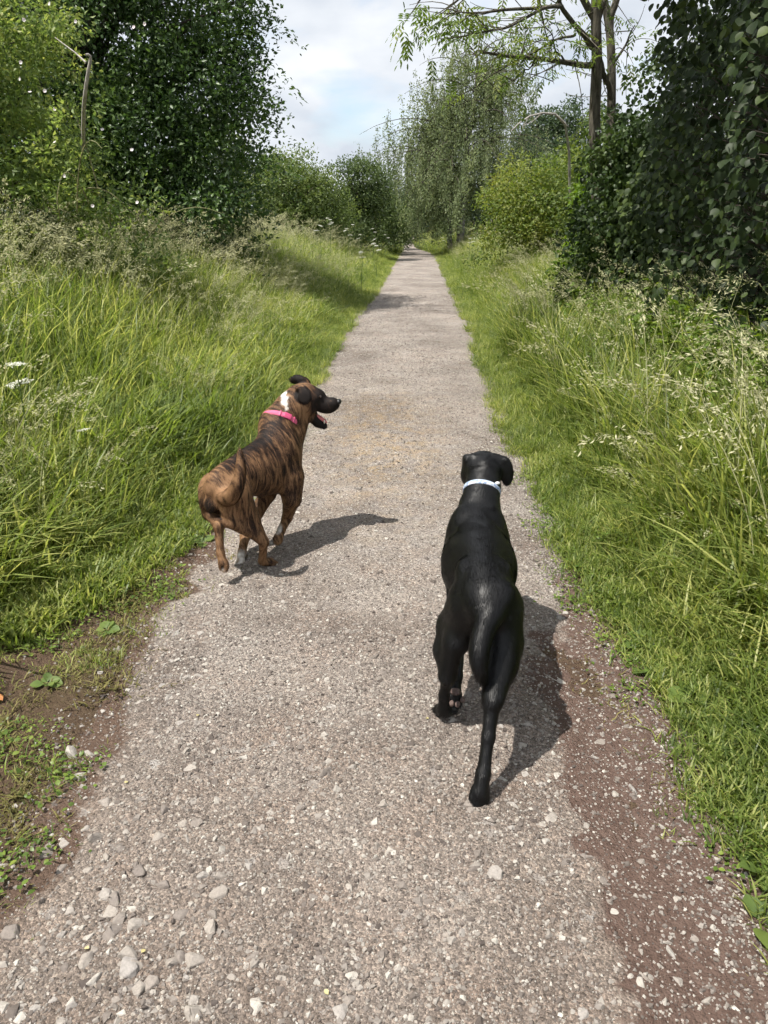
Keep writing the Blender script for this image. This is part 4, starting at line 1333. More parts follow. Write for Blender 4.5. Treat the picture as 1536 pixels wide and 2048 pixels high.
def parsley(x, y, top, heads, label, group, sc=1.0):
    z = float(terrain(x, y))
    r = empty('cow_parsley', (x, y, z)); tag(r, label, 'flower', group)
    polys = []
    for i in range(heads):
        e = np.array([RNG.normal(0, .07) * sc * (i > 0), RNG.normal(0, .07) * sc * (i > 0), top - z - .09 * i * sc])
        polys.append((bez((0, 0, 0), (e[0] * .2, e[1] * .2, e[2] * .6), e, 7), np.linspace(.005, .002, 7) * sc))
        for j in range(9):
            a = j * 2 * math.pi / 9
            polys.append((np.array([e - [0, 0, .03 * sc], e + np.array([math.cos(a) * .035, math.sin(a) * .035, .004]) * sc]), [.0012 * sc, .0008 * sc]))
        o = bpy.data.objects.new('umbel', um[i % 2]); COL.objects.link(o); o.parent = r; o.location = e; o.scale = (sc,) * 3
        o.rotation_euler = (RNG.normal(0, .15), RNG.normal(0, .15), RNG.uniform(0, 6))
    V, F = tubes(polys, 4)
    obj('stem', np_mesh('stem', V, F), m_stalk, r)


q = pt(32, 732, 3.9); parsley(q[0], q[1], q[2], 2, 'flat white umbel flower standing in the long grass near the brindle dog', None, 1.15)
q = pt(168, 862, 3.75); parsley(q[0], q[1], q[2], 1, 'small faded pinkish umbel low in the long grass', None, .75)
for (u, v, d) in ((660, 440, 21), (655, 437, 22), (705, 450, 24), (745, 458, 27), (690, 462, 20), (748, 480, 22), (722, 505, 17), (752, 492, 21), (720, 470, 24), (640, 452, 19), (770, 470, 30), (940, 478, 25), (950, 477, 26), (885, 476, 32)):
    q = pt(u, v, d); parsley(q[0], q[1], q[2], 2, 'white cow parsley flowering in the distant meadow grass', 'cow parsley in the meadow', 1.15)

# dead leaves lying on the ground
m_dl = leaf_mat('dead_leaf', (.30, .13, .05), (.38, .18, .07), (.45, .25, .10), transl=.1, patch=8)
V, F, A = place(tpl_leaf(.6, .15, .2), np.zeros((1, 3)), np.array([[1., 0, 0]]), np.array([[0, 0, 1.]]), .06)
dl = np_mesh('dead_leaf', V, F, A)
x, y = ground_at(8, 1415)
o = obj('dead_leaf', dl, m_dl, loc=(x, y, float(terrain(x, y)) + .012)); tag(o, 'curled orange brown dead leaf on the bare soil', 'leaf'); o.rotation_euler = (.2, -.1, 2.6)
m_yp = leaf_mat('yellow_petal', (.40, .34, .14), (.46, .40, .18), (.52, .46, .25), transl=.2, patch=8)
V, F, A = place(tpl_leaf(.8, .12, .15), np.zeros((1, 3)), np.array([[1., 0, 0]]), np.array([[0, 0, 1.]]), .013)
yp = np_mesh('petal', V, F, A); yp.materials.append(m_yp)
for (u, v) in ((857, 1452), (395, 1446), (285, 1922), (650, 1998), (180, 1910), (250, 1575)):
    x, y = ground_at(u, v)
    o = bpy.data.objects.new('fallen_petal', yp); COL.objects.link(o); o.location = (x, y, float(path_z(x, y)) + .006); o.rotation_euler = (.1, .1, RNG.uniform(0, 6))
    tag(o, 'tiny yellow fallen petal lying on the gravel', 'petal', 'petals on the path')
# ------------------------------------------------------------------ dogs: one continuous skin each
class Skin:
    def __init__(self):
        self.pr = []

    def cone(self, a, b, ra, rb, k=.02, flow=None):
        a, b = np.asarray(a, float), np.asarray(b, float)
        self.pr.append(('c', a, b, ra, rb, k, unit(flow if flow is not None else b - a), 1))

    def chain(self, pts, rads, k=.02):
        for i in range(len(pts) - 1):
            self.cone(pts[i], pts[i + 1], rads[i], rads[i + 1], k)

    def ell(self, c, r, ax=None, k=.025, flow=(0, -1, -.2), sub=False):
        c = np.asarray(c, float); R = np.eye(3) if ax is None else np.stack([unit(x) for x in ax])
        self.pr.append(('e', c, np.asarray(r, float), R, 0, k, unit(np.asarray(flow, float)), -1 if sub else 1))

    @staticmethod
    def dist(p, q):
        if p[0] == 'c':
            _, a, b, ra, rb = p[:5]
            ab = b - a
            t = np.clip(((q - a) @ ab) / max(ab @ ab, 1e-9), 0, 1)
            return np.linalg.norm(q - a - t[..., None] * ab, axis=-1) - (ra + (rb - ra) * t)
        _, c, r, R = p[:4]
        l = (q - c) @ R.T
        k0 = np.linalg.norm(l / r, axis=-1); k1 = np.linalg.norm(l / (r * r), axis=-1)
        return k0 * (k0 - 1) / np.maximum(k1, 1e-6)

    def box(self, p):
        if p[0] == 'c':
            m = max(p[3], p[4]); return np.minimum(p[1], p[2]) - m, np.maximum(p[1], p[2]) + m
        m = p[2].max(); return p[1] - m, p[1] + m

    def mesh(self, h=.0055):
        lo = np.min([self.box(p)[0] for p in self.pr if p[7] > 0], 0) - 4 * h
        hi = np.max([self.box(p)[1] for p in self.pr if p[7] > 0], 0) + 4 * h
        n = np.ceil((hi - lo) / h).astype(int) + 1
        f = np.full(n, .2)
        for p in self.pr:
            a, b = self.box(p); mg = p[5] + 3 * h
            i0 = np.maximum(((a - mg - lo) / h).astype(int), 0); i1 = np.minimum(((b + mg - lo) / h).astype(int) + 2, n)
            g = np.stack(np.meshgrid(*[lo[j] + h * np.arange(i0[j], i1[j]) for j in range(3)], indexing='ij'), -1)
            d = self.dist(p, g); k = p[5]
            s = np.s_[i0[0]:i1[0], i0[1]:i1[1], i0[2]:i1[2]]
            o = f[s]
            if p[7] > 0:
                hh = np.maximum(k - np.abs(o - d), 0) / k
                f[s] = np.minimum(o, d) - hh * hh * k * .25
            else:
                hh = np.maximum(k - np.abs(o + d), 0) / k
                f[s] = np.maximum(o, -d) + hh * hh * k * .25
        return self.nets(f, lo, h)

    @staticmethod
    def nets(f, lo, h):
        ins = f < 0
        nx, ny, nz = f.shape
        acc = np.zeros((nx - 1, ny - 1, nz - 1, 3)); cnt = np.zeros((nx - 1, ny - 1, nz - 1))
        cor = lambda a, i, j, k: a[i:nx - 1 + i, j:ny - 1 + j, k:nz - 1 + k]
        for ax in range(3):
            o = [(0, 0), (0, 1), (1, 0), (1, 1)]
            for (p, q) in o:
                c0 = [p, q]; c0.insert(ax, 0); c1 = list(c0); c1[ax] = 1
                f0, f1 = cor(f, *c0), cor(f, *c1)
                m = cor(ins, *c0) != cor(ins, *c1)
                t = np.where(m, f0 / np.where(m, f0 - f1, 1), 0)
                for d in range(3):
                    acc[..., d] += np.where(m, c0[d] + (t if d == ax else 0), 0)
                cnt += m
        act = cnt > 0
        idx = -np.ones(act.shape, int); idx[act] = np.arange(act.sum())
        cell = np.argwhere(act)
        V = lo + h * (cell + acc[act] / cnt[act][:, None])
        Q = []
        for ax in range(3):
            b, c = (ax + 1) % 3, (ax + 2) % 3
            s0 = [slice(None)] * 3; s1 = [slice(None)] * 3
            s0[ax] = slice(0, -1); s1[ax] = slice(1, None)
            ch = ins[tuple(s0)] != ins[tuple(s1)]
            e = np.argwhere(ch)
            e = e[(e[:, b] > 0) & (e[:, c] > 0) & (e[:, b] < f.shape[b] - 1) & (e[:, c] < f.shape[c] - 1)]
            w = ins[e[:, 0], e[:, 1], e[:, 2]]
            ib = np.zeros(3, int); ib[b] = 1; ic = np.zeros(3, int); ic[c] = 1
            g = lambda d: idx[tuple((e - d).T)]
            q = np.stack([g(ib + ic), g(ic), g(0 * ib), g(ib)], -1)
            q[~w] = q[~w][:, ::-1]
            Q.append(q)
        return V, np.concatenate(Q)

    def flow(self, V):
        acc = np.zeros_like(V)
        for p in self.pr:
            if p[7] < 0:
                continue
            w = np.exp(-np.maximum(np.abs(self.dist(p, V)), 0) / .010)
            acc += w[:, None] * p[6]
        return unit(acc)


def fur_strands(V, Q, flow, n, L, w, lift=.22, lenf=None):
    T = np.concatenate([Q[:, [0, 1, 2]], Q[:, [0, 2, 3]]])
    a, b, c = V[T[:, 0]], V[T[:, 1]], V[T[:, 2]]
    cr = np.cross(b - a, c - a); ar = np.linalg.norm(cr, axis=1)
    i = RNG.choice(len(T), n, p=ar / ar.sum())
    r1, r2 = RNG.random(n), RNG.random(n); s = np.sqrt(r1)
    w0, w1, w2 = (1 - s)[:, None], (s * (1 - r2))[:, None], (s * r2)[:, None]
    P = a[i] * w0 + b[i] * w1 + c[i] * w2
    nn = unit(cr[i]); fl = flow[T[i, 0]]
    t = unit(fl - nn * (fl * nn).sum(1, keepdims=True) + RNG.normal(0, .16, (n, 3)))
    t = unit(t - nn * (t * nn).sum(1, keepdims=True))
    sd = np.cross(nn, t)
    ln = L * RNG.uniform(.6, 1.25, n)
    if lenf is not None:
        ln = ln * lenf(P)
    # hair lies in soft waves and clumps rather than all one way
    wv = vnoise(P[:, 0] * 42, P[:, 1] * 42, P[:, 2] * 42); sw = vnoise(P[:, 0] * 24 + 9, P[:, 1] * 24, P[:, 2] * 24) + .6 * vnoise(P[:, 0] * 75, P[:, 1] * 75 + 4, P[:, 2] * 75)
    t = unit(t + sd * .38 * sw[:, None]); sd = np.cross(nn, t)
    lf = np.clip(lift + .17 * wv + RNG.normal(0, .05, n), .02, .6)[:, None]
    tip = P + (t * np.cos(lf) + nn * np.sin(lf)) * ln[:, None]
    P = P - nn * .0008
    VV = np.stack([P - sd * w / 2, P + sd * w / 2, tip], 1).reshape(-1, 3)
    F = np.arange(3 * n).reshape(-1, 3)
    return VV, F, RNG.random(n), P


def finish(name, root, S, mat, fmat, h, nf, L, w, attrs=None, lenf=None, lift=.22):
    V, Q = S.mesh(h)
    fl = S.flow(V)
    Mi = np.array(root.matrix_world.inverted() if False else (Matrix.Translation(root.location) @ Matrix.Rotation(root.rotation_euler.z, 4, 'Z')).inverted())
    loc = lambda X: X @ Mi[:3, :3].T + Mi[:3, 3]
    A = {k: f(V) for k, f in (attrs or {}).items()}
    A['tint'] = np.full(len(V), .5)
    body = obj('body', np_mesh('body', loc(V), [Q], A, smooth=True), mat, root)
    FV, FF, tn, P = fur_strands(V, Q, fl, nf, L, w, lift, lenf)
    FA = {k: np.repeat(f(P), 3) for k, f in (attrs or {}).items()}
    FA['tint'] = np.repeat(tn, 3)
    fur = obj('fur', np_mesh('fur', loc(FV), [FF], FA), fmat, body)
    tag(fur, kind='stuff')
    return body, loc


def ring(c, axis, ra, rb, width, up=(0, 0, 1), n=40, th=.004):
    """collar band: an elliptical strap with thickness"""
    c = np.asarray(c, float); axis = unit(np.asarray(axis, float)); a = unit(np.cross(axis, np.asarray(up, float))); b = np.cross(a, axis)
    ang = np.arange(n) / n * 2 * math.pi
    rows = []
    for (dx, dr) in ((-.5, 0), (-.42, th), (.42, th), (.5, 0), (.42, -th * .5), (-.42, -th * .5)):
        rows.append(c + a * np.cos(ang)[:, None] * (ra + dr) + b * np.sin(ang)[:, None] * (rb + dr) + axis * dx * width)
    V = np.concatenate(rows)
    F = []
    for i in range(6):
        j = (i + 1) % 6
        for q in range(n):
            F.append([i * n + q, i * n + (q + 1) % n, j * n + (q + 1) % n, j * n + q])
    return V, [np.array(F)]


def blob(c, r, ax=None, nu=14, nv=9):
    R = np.eye(3) if ax is None else np.stack([unit(np.asarray(x, float)) for x in ax])
    th = np.linspace(.02, math.pi - .02, nv); ph = np.arange(nu) / nu * 2 * math.pi
    l = np.stack([np.sin(th)[:, None] * np.cos(ph), np.sin(th)[:, None] * np.sin(ph), np.cos(th)[:, None] * np.ones(nu)], -1).reshape(-1, 3) * np.asarray(r)
    i = np.arange(nv - 1)[:, None] * nu; j = np.arange(nu)[None]; k2 = (np.arange(nu)[None] + 1) % nu
    Q = np.stack([i + j, i + nu + j, i + nu + k2, i + k2], -1).reshape(-1, 4)
    return np.asarray(c, float) + l @ R, [Q]


def brick(c, ax, sz):
    """small chamfered block (buckle)"""
    R = np.stack([unit(np.asarray(a, float)) for a in ax]); P = []
    for z, q in ((-1, .8), (-.7, 1), (.7, 1), (1, .8)):
        for x, y in ((-1, -.7), (-.8, -1), (.8, -1), (1, -.7), (1, .7), (.8, 1), (-.8, 1), (-1, .7)):
            P.append([x * q * sz[0], y * q * sz[1], z * sz[2]])
    V = np.asarray(c, float) + np.array(P) @ R
    Q = [[i * 8 + j, i * 8 + (j + 1) % 8, i * 8 + 8 + (j + 1) % 8, i * 8 + 8 + j] for i in range(3) for j in range(8)]
    return V, [np.array(Q), np.array([list(range(7, -1, -1)), list(range(24, 32))])]


def paw(S, wrist, toe, r, spread, up, k=.012, toes=4, down=(0, 0, -1)):
    """four toes ahead of a main pad"""
    wrist, toe = np.asarray(wrist, float), np.asarray(toe, float)
    d = unit(toe - wrist); sd = unit(np.cross(d, np.asarray(up, float)))
    mid = wrist * .45 + toe * .55
    S.cone(wrist, mid, r * .92, r * 1.05, k)
    for i, o in enumerate((-1.5, -.5, .5, 1.5)):
        ln = 1.0 if abs(o) < 1 else .82
        e = wrist + (toe - wrist) * ln + sd * o * spread * .62
        S.cone(mid + sd * o * spread * .45, e, r * .60, r * .50, .008)


def coat_mat(name, kind):
    m, nt, out = new_mat(name)
    k = nt.links.new
    tc = mk(nt, 'ShaderNodeTexCoord')
    at = mk(nt, 'ShaderNodeAttribute', attribute_name='tint')
    bs = mk(nt, 'ShaderNodeBsdfPrincipled')
    mpf = mk(nt, 'ShaderNodeMapping'); mpf.inputs['Scale'].default_value = (40, 260, 200)
    nf = mk(nt, 'ShaderNodeTexNoise', ins={'Scale': 1.0, 'Detail': 3.0})
    k(tc.outputs['Object'], mpf.inputs[0]); k(mpf.outputs[0], nf.inputs['Vector'])
    bp = mk(nt, 'ShaderNodeBump', ins={'Strength': .35, 'Distance': .002})
    k(nf.outputs['Fac'], bp.inputs['Height']); k(bp.outputs[0], bs.inputs['Normal'])
    if kind == 'black':
        r = ramp(nt, [(0, (.0015, .0015, .0017)), (.75, (.003, .0029, .0032)), (1, (.011, .0107, .0115))])
        k(at.outputs['Fac'], r.inputs[0]); k(r.outputs[0], bs.inputs['Base Color'])
        bs.inputs['Roughness'].default_value = .46
        bs.inputs['Specular IOR Level'].default_value = .30
    else:
        mp = mk(nt, 'ShaderNodeMapping'); mp.inputs['Scale'].default_value = (64, 13, 12)
        no = mk(nt, 'ShaderNodeTexNoise', ins={'Scale': 1.0, 'Detail': 3.5, 'Roughness': .62, 'Distortion': .9})
        k(tc.outputs['Object'], mp.inputs[0]); k(mp.outputs[0], no.inputs['Vector'])
        n2 = mk(nt, 'ShaderNodeTexNoise', ins={'Scale': 9.0, 'Detail': 2.0})
        k(tc.outputs['Object'], n2.inputs['Vector'])
        dk = mk(nt, 'ShaderNodeAttribute', attribute_name='dark')
        lt = mk(nt, 'ShaderNodeAttribute', attribute_name='light')
        wh = mk(nt, 'ShaderNodeAttribute', attribute_name='white')
        s1 = mk(nt, 'ShaderNodeMath', operation='MULTIPLY_ADD', ins={1: .35}); k(n2.outputs['Fac'], s1.inputs[0]); k(no.outputs['Fac'], s1.inputs[2])
        s2 = mk(nt, 'ShaderNodeMath', operation='MULTIPLY_ADD', ins={1: -.36}); k(dk.outputs['Fac'], s2.inputs[0]); k(s1.outputs[0], s2.inputs[2])
        s3 = mk(nt, 'ShaderNodeMath', operation='MULTIPLY_ADD', ins={1: .22}); k(lt.outputs['Fac'], s3.inputs[0]); k(s2.outputs[0], s3.inputs[2])
        s4 = mk(nt, 'ShaderNodeMath', operation='MULTIPLY_ADD', ins={1: .26}); k(at.outputs['Fac'], s4.inputs[0]); k(s3.outputs[0], s4.inputs[2])
        r = ramp(nt, [(.58, (.011, .008, .007)), (.71, (.032, .018, .012)), (.82, (.112, .060, .031)), (.98, (.25, .142, .074))])
        k(s4.outputs[0], r.inputs[0])
        mx = mk(nt, 'ShaderNodeMixRGB', ins={2: (.66, .63, .58, 1)})
        k(wh.outputs['Fac'], mx.inputs[0]); k(r.outputs[0], mx.inputs[1]); k(mx.outputs[0], bs.inputs['Base Color'])
        bs.inputs['Roughness'].default_value = .62
        bs.inputs['Specular IOR Level'].default_value = .16
    k(bs.outputs[0], out.inputs[0])
    return m


m_black = coat_mat('black_coat', 'black')
m_brindle = coat_mat('brindle_coat', 'brindle')
m_pad = plain_mat('paw_pad', (.12, .085, .075), .7, .3, .3, 150, .6)
m_nose = plain_mat('nose', (.012, .011, .011), .35, .5)
m_eye = plain_mat('eye', (.02, .012, .008), .1, .6)
m_tongue = plain_mat('tongue', (.55, .17, .16), .4, .5)
m_tooth = plain_mat('tooth', (.75, .70, .58), .35, .5)
m_pink = plain_mat('pink_webbing', (.62, .12, .22), .7, .3, .2, 300, .4)
m_pinkd = plain_mat('pink_plastic', (.50, .07, .16), .4, .4, .1)
m_metal = plain_mat('steel', (.6, .6, .6), .3, .6)

# pale blue and white patterned collar
m_blue, nt, out = new_mat('patterned_webbing')
tc = mk(nt, 'ShaderNodeTexCoord')
vo = mk(nt, 'ShaderNodeTexVoronoi', ins={'Scale': 150.0})
nt.links.new(tc.outputs['Object'], vo.inputs['Vector'])
r = ramp(nt, [(.2, (.20, .27, .42)), (.4, (.38, .45, .54)), (.7, (.56, .56, .62)), (.9, (.33, .29, .44))], 'CONSTANT')
nt.links.new(vo.outputs['Color'], r.inputs[0])
bs = mk(nt, 'ShaderNodeBsdfPrincipled', ins={'Roughness': .6})
nt.links.new(r.outputs[0], bs.inputs['Base Color']); nt.links.new(bs.outputs[0], out.inputs[0])


# ============ black dog, trotting away, right hind leg pushing off behind
def black_dog():
    root = empty('dog', (.29, 2.12, 0), math.radians(88))
    tag(root, 'glossy black dog trotting away along the path wearing a pale blue collar', 'dog')
    S = Skin()
    bk = (0, -1, -.12)
    S.ell((.290, 1.99, .485), (.080, .125, .090), k=.03, flow=(0, -1, -.5))                    # pelvis
    S.ell((.293, 2.13, .492), (.076, .16, .080), k=.04, flow=bk)                               # loin
    S.ell((.306, 2.26, .455), (.121, .185, .128), k=.04, flow=bk)                              # ribs
    S.ell((.318, 2.39, .440), (.108, .125, .148), k=.04, flow=(0, -1, -.3))                    # chest
    S.cone((.29, 2.03, .530), (.312, 2.38, .548), .046, .050, .05, flow=bk)                    # spine
    S.ell((.262, 2.40, .50), (.045, .07, .10), k=.03, flow=(0, -.6, -.8))                      # shoulder blades
    S.ell((.366, 2.40, .50), (.045, .07, .10), k=.03, flow=(0, -.6, -.8))
    S.chain([(.312, 2.40, .525), (.328, 2.48, .575), (.346, 2.55, .620), (.354, 2.60, .650)], [.080, .064, .056, .053], .03)   # neck
    S.ell((.357, 2.635, .668), (.067, .078, .060), k=.025, flow=(0, -1, 0))                    # skull
    S.ell((.322, 2.650, .636), (.044, .05, .048), k=.02); S.ell((.384, 2.655, .640), (.042, .05, .045), k=.02)   # cheeks
    S.cone((.350, 2.69, .648), (.338, 2.79, .625), .036, .027, .02)                            # muzzle
    # ears: folded flaps
    S.cone((.392, 2.622, .710), (.424, 2.618, .704), .017, .014, .012)
    S.ell((.438, 2.612, .660), (.025, .009, .055), ax=((1, .15, .12), (-.15, 1, 0), (-.12, 0, 1)), k=.010, flow=(.1, 0, -1))
    S.cone((.318, 2.625, .708), (.300, 2.632, .704), .018, .015, .012)
    S.ell((.296, 2.645, .680), (.011, .028, .036), ax=((1, .3, .2), (-.3, 1, 0), (-.2, 0, 1)), k=.012, flow=(-.1, 0, -1))
    S.ell((.357, 2.585, .700), (.020, .02, .012), k=.02, flow=(0, -1, -.6))
    # right hind: extended back, toe off
    hipR, stR, hkR, mtR = (.337, 1.975, .455), (.342, 1.955, .345), (.300, 1.800, .262), (.270, 1.705, .088)
    S.ell((.337, 1.965, .42), (.047, .085, .11), ax=((1, 0, 0), (0, 1, -.2), (0, .2, 1)), k=.035, flow=(0, -.3, -1))
    S.chain([hipR, stR], [.062, .055], .035)
    S.chain([stR, (.328, 1.885, .318), hkR], [.058, .046, .026], .03)
    S.cone((.330, 1.90, .37), (.304, 1.80, .272), .040, .016, .04)                             # achilles
    S.chain([hkR, (.286, 1.752, .175), mtR], [.0250, .0165, .0185], .016)
    paw(S, mtR, (.256, 1.672, .015), .0215, .021, (0, 1, .2))
    # left hind: swinging forward
    hipL, stL, hkL, ptL = (.252, 2.00, .455), (.217, 2.085, .335), (.194, 2.005, .205), (.187, 2.035, .062)
    S.ell((.238, 2.03, .41), (.044, .085, .11), ax=((1, 0, 0), (0, 1, .25), (0, -.25, 1)), k=.03, flow=(0, -.2, -1))
    S.chain([hipL, stL], [.060, .048], .035)
    S.chain([stL, (.194, 2.05, .27), hkL], [.050, .038, .025], .03)
    S.cone((.212, 1.995, .33), (.190, 1.99, .215), .036, .014, .04)
    S.chain([hkL, (.186, 2.02, .13), ptL], [.019, .0155, .018], .012)
    paw(S, ptL, (.183, 2.085, .030), .022, .020, (0, 0, 1))
    # left front: leg at the end of its step, pads turned back
    S.ell((.262, 2.36, .37), (.038, .065, .10), k=.03, flow=(0, -.3, -1))
    elL, wrL, meL, toL = (.252, 2.35, .315), (.246, 2.215, .19), pt(913, 1352, 2.13), pt(907, 1420, 2.07)
    S.chain([(.262, 2.37, .40), elL], [.055, .038], .02)
    S.chain([elL, wrL, meL], [.034, .021, .019], .015)
    paw(S, meL, toL, .0185, .019, (0, 1, .3))
    # right front: reaching ahead
    S.ell((.372, 2.39, .36), (.038, .06, .10), k=.03, flow=(0, -.2, -1))
    S.chain([(.366, 2.40, .40), (.372, 2.42, .30), (.372, 2.50, .16), (.372, 2.535, .06)], [.055, .036, .022, .020], .015)
    paw(S, (.372, 2.535, .055), (.372, 2.60, .024), .022, .020, (0, 0, 1))
    # tail: carried back and hanging
    tl_ = [pt(*q) for q in ((1000, 1188, 1.94), (986, 1220, 1.895), (968, 1258, 1.845), (956, 1298, 1.81), (957, 1332, 1.80), (966, 1366, 1.805))]
    tl_, tr_ = smooth_line(tl_, [.032, .027, .024, .021, .016, .006])
    S.chain(tl_, tr_, .02)
    S.chain([(.295, 1.99, .495), tl_[0]], [.046, .032], .03)
    S.ell((.235, 2.05, .545), (.020, .03, .018), k=.03); S.ell((.350, 2.05, .545), (.020, .03, .018), k=.03)   # hip bones
    S.ell((.276, 2.40, .575), (.020, .045, .018), k=.025); S.ell((.350, 2.40, .575), (.020, .045, .018), k=.025)   # shoulder blade tops

    def lenf(P):
        t = np.exp(-np.min([np.linalg.norm(P - q, axis=1) for q in tl_[7:]], 0) ** 2 / .035 ** 2)
        tr = np.exp(-((P[:, 1] - 1.93) / .06) ** 2 - ((P[:, 2] - .36) / .1) ** 2)
        head = sstep(2.55, 2.62, P[:, 1])
        return 1 + 1.1 * t + .6 * tr - .45 * head
    body, loc = finish('dog', root, S, m_black, m_black, .0055, 95000, .014, .0013, lenf=lenf, lift=.16)
    V, F = ring((.3415, 2.537, .6125), (.17, .76, .62), .0630, .0635, .018, th=.003)
    col = obj('collar', np_mesh('collar', loc(V), F, smooth=True), m_blue, root)
    V, F = blob((.391, 2.512, .652), (.009, .008, .006)); obj('buckle', np_mesh('buckle', loc(V), F, smooth=True), m_metal, col)
    # pads of the lifted front foot, facing back
    dv = unit(toL - meL); sv = np.array([1., 0, 0]); sv = unit(sv - dv * (sv @ dv)); nv_ = np.cross(sv, dv)
    nv_ = nv_ if nv_[1] < 0 else -nv_
    bx_ = (sv, nv_, dv)
    c = meL * .42 + toL * .58 + nv_ * .017
    V, F = blob(c - dv * .012, (.017, .009, .013), bx_)
    obj('paw_pad', np_mesh('paw_pad', loc(V), F, smooth=True), m_pad, body)
    for (dx, dz) in ((-.024, .010), (-.009, .026), (.010, .026), (.025, .010)):
        V, F = blob(c + sv * dx + dv * dz - nv_ * .003, (.0085, .008, .011), bx_)
        obj('paw_pad', np_mesh('paw_pad', loc(V), F, smooth=True), m_pad, body)
    V, F = blob((.336, 2.815, .637), (.016, .010, .012)); obj('nose', np_mesh('nose', loc(V), F, smooth=True), m_nose, body)
    for x_ in (.314, .378):
        V, F = blob((x_, 2.712, .668), (.009, .007, .009)); obj('eye', np_mesh('eye', loc(V), F, smooth=True), m_eye, body)


# ============ brindle dog, mid stride, head turned to its right with open mouth
def brindle_dog():
    fw = unit(np.array([.60, .80, 0.])); rt = np.array([fw[1], -fw[0], 0.]); upv = np.array([0, 0, 1.])
    o0 = np.array([-.60, 3.32, 0.])
    root = empty('dog', o0, math.atan2(fw[1], fw[0]))
    tag(root, 'brown brindle dog in a pink collar looking right with its mouth open', 'dog')

    def B(f, r, z):
        return o0 + fw * f + rt * r + upv * z
    S = Skin()
    ax = (fw, rt, upv)
    bk = -fw - upv * .12
    S.ell(B(-.150, 0, .408), (.112, .082, .088), ax, .03, -fw - upv * .5)          # pelvis
    S.ell(B(-.03, 0, .430), (.14, .084, .086), ax, .04, bk)                        # loin
    S.ell(B(.085, -.008, .420), (.16, .110, .120), ax, .04, bk)                        # ribs
    S.ell(B(.180, -.015, .425), (.115, .112, .145), ax, .04, -fw - upv * .3)           # chest
    S.cone(B(-.13, 0, .455), B(.17, -.02, .525), .046, .055, .05, bk)                  # spine
    S.ell(B(.185, .055, .44), (.06, .042, .10), ax, .03, -fw * .6 - upv * .8); S.ell(B(.185, -.055, .44), (.06, .042, .10), ax, .03, -fw * .6 - upv * .8)
    nk = [B(.19, -.015, .50), pt(557, 852, 3.58), pt(581, 820, 3.63), pt(597, 802, 3.655)]
    S.chain(nk, [.105, .088, .076, .066], .03)
    S.cone(B(.24, .0, .47), pt(600, 835, 3.64), .060, .048, .03)                    # throat
    # head looks to the right of the picture
    hd = unit(np.array([.97, -.12, -.08])); hs = unit(np.cross(hd, upv)); hu = np.cross(hs, hd)
    hc = pt(610, 793, 3.655)

    def Hh(a, s, u):
        return hc + hd * a + hs * s + hu * u
    hx = (hd, hs, hu)
    S.ell(Hh(0, 0, 0), (.074, .064, .066), hx, .025, -hd)                           # skull
    S.ell(Hh(.015, .030, -.034), (.052, .036, .050), hx, .02, -hd); S.ell(Hh(.015, -.030, -.034), (.052, .036, .050), hx, .02, -hd)   # cheeks
    S.cone(nk[3], Hh(-.02, 0, -.02), .064, .054, .03)
    S.ell(Hh(.064, 0, .006), (.036, .043, .036), hx, .02, -hd)                      # brow
    S.ell(Hh(.102, 0, -.024), (.062, .036, .033), hx, .018, -hd)                    # muzzle
    S.ell(Hh(.140, 0, -.022), (.030, .030, .031), hx, .014, -hd)
    S.ell(Hh(.105, .020, -.044), (.048, .015, .024), hx, .012, -hd); S.ell(Hh(.105, -.020, -.044), (.048, .015, .024), hx, .012, -hd)   # lips
    S.chain([Hh(.026, 0, -.080), Hh(.070, 0, -.120), Hh(.100, 0, -.134)], [.034, .023, .017], .016)   # open lower jaw
    S.ell(Hh(.100, 0, -.088), (.042, .017, .019), (unit(hd - .5 * hu), hs, unit(hu + .5 * hd)), .008, -hd, sub=True)
    # ears: near one folded over, far one up and back
    S.ell(Hh(-.008, .056, .050), (.030, .015, .018), hx, .012, -hu)
    S.ell(Hh(.014, .076, .020), (.034, .008, .036), (unit(hd + .35 * hu), unit(hs + .25 * hu), unit(hu - .35 * hd)), .006, -hu)
    S.ell(Hh(-.022, -.046, .062), (.036, .016, .024), (unit(hd + .25 * hu), hs, hu), .014, -hd)
    S.ell(Hh(-.058, -.056, .066), (.034, .011, .022), (unit(hd + .45 * hu), hs, unit(hu - .45 * hd)), .012, -hd)
    # right hind, standing
    S.ell(B(-.165, .060, .35), (.080, .045, .105), ax, .03, -upv)
    kR, hkR, fR = B(-.115, .075, .265), pt(527, 1083, 3.16), pt(525, 1126, 3.20)
    S.chain([B(-.16, .055, .39), kR, hkR], [.072, .052, .023], .025)
    S.cone(B(-.20, .07, .27), hkR, .032, .012, .02)
    fR[2] = .045
    S.chain([hkR, fR], [.020, .017], .012)
    paw(S, fR, fR + np.array([.055, .03, -.022]), .020, .018, (0, 0, 1))
    # left hind, lifted, toes trailing
    S.ell(B(-.175, -.062, .345), (.080, .045, .10), ax, .03, -upv)
    kL, hkL, fL = B(-.125, -.085, .285), pt(437, 1052, 3.085), pt(441, 1106, 3.05)
    S.chain([B(-.17, -.055, .39), kL, hkL], [.070, .048, .023], .025)
    S.cone(B(-.205, -.07, .28), hkL, .030, .012, .02)
    S.chain([hkL, fL], [.020, .0165], .012)
    paw(S, fL, pt(450, 1140, 3.02), .0185, .017, (0, 1, .3))
    # left front, swinging back under the body, white foot
    eL = B(.165, -.075, .27); wL = pt(491, 1070, 3.40); mL = pt(484, 1104, 3.33)
    S.chain([B(.185, -.06, .36), eL, wL, mL], [.060, .040, .023, .019], .02)
    paw(S, mL, pt(477, 1142, 3.24), .020, .019, (0, 1, .2))
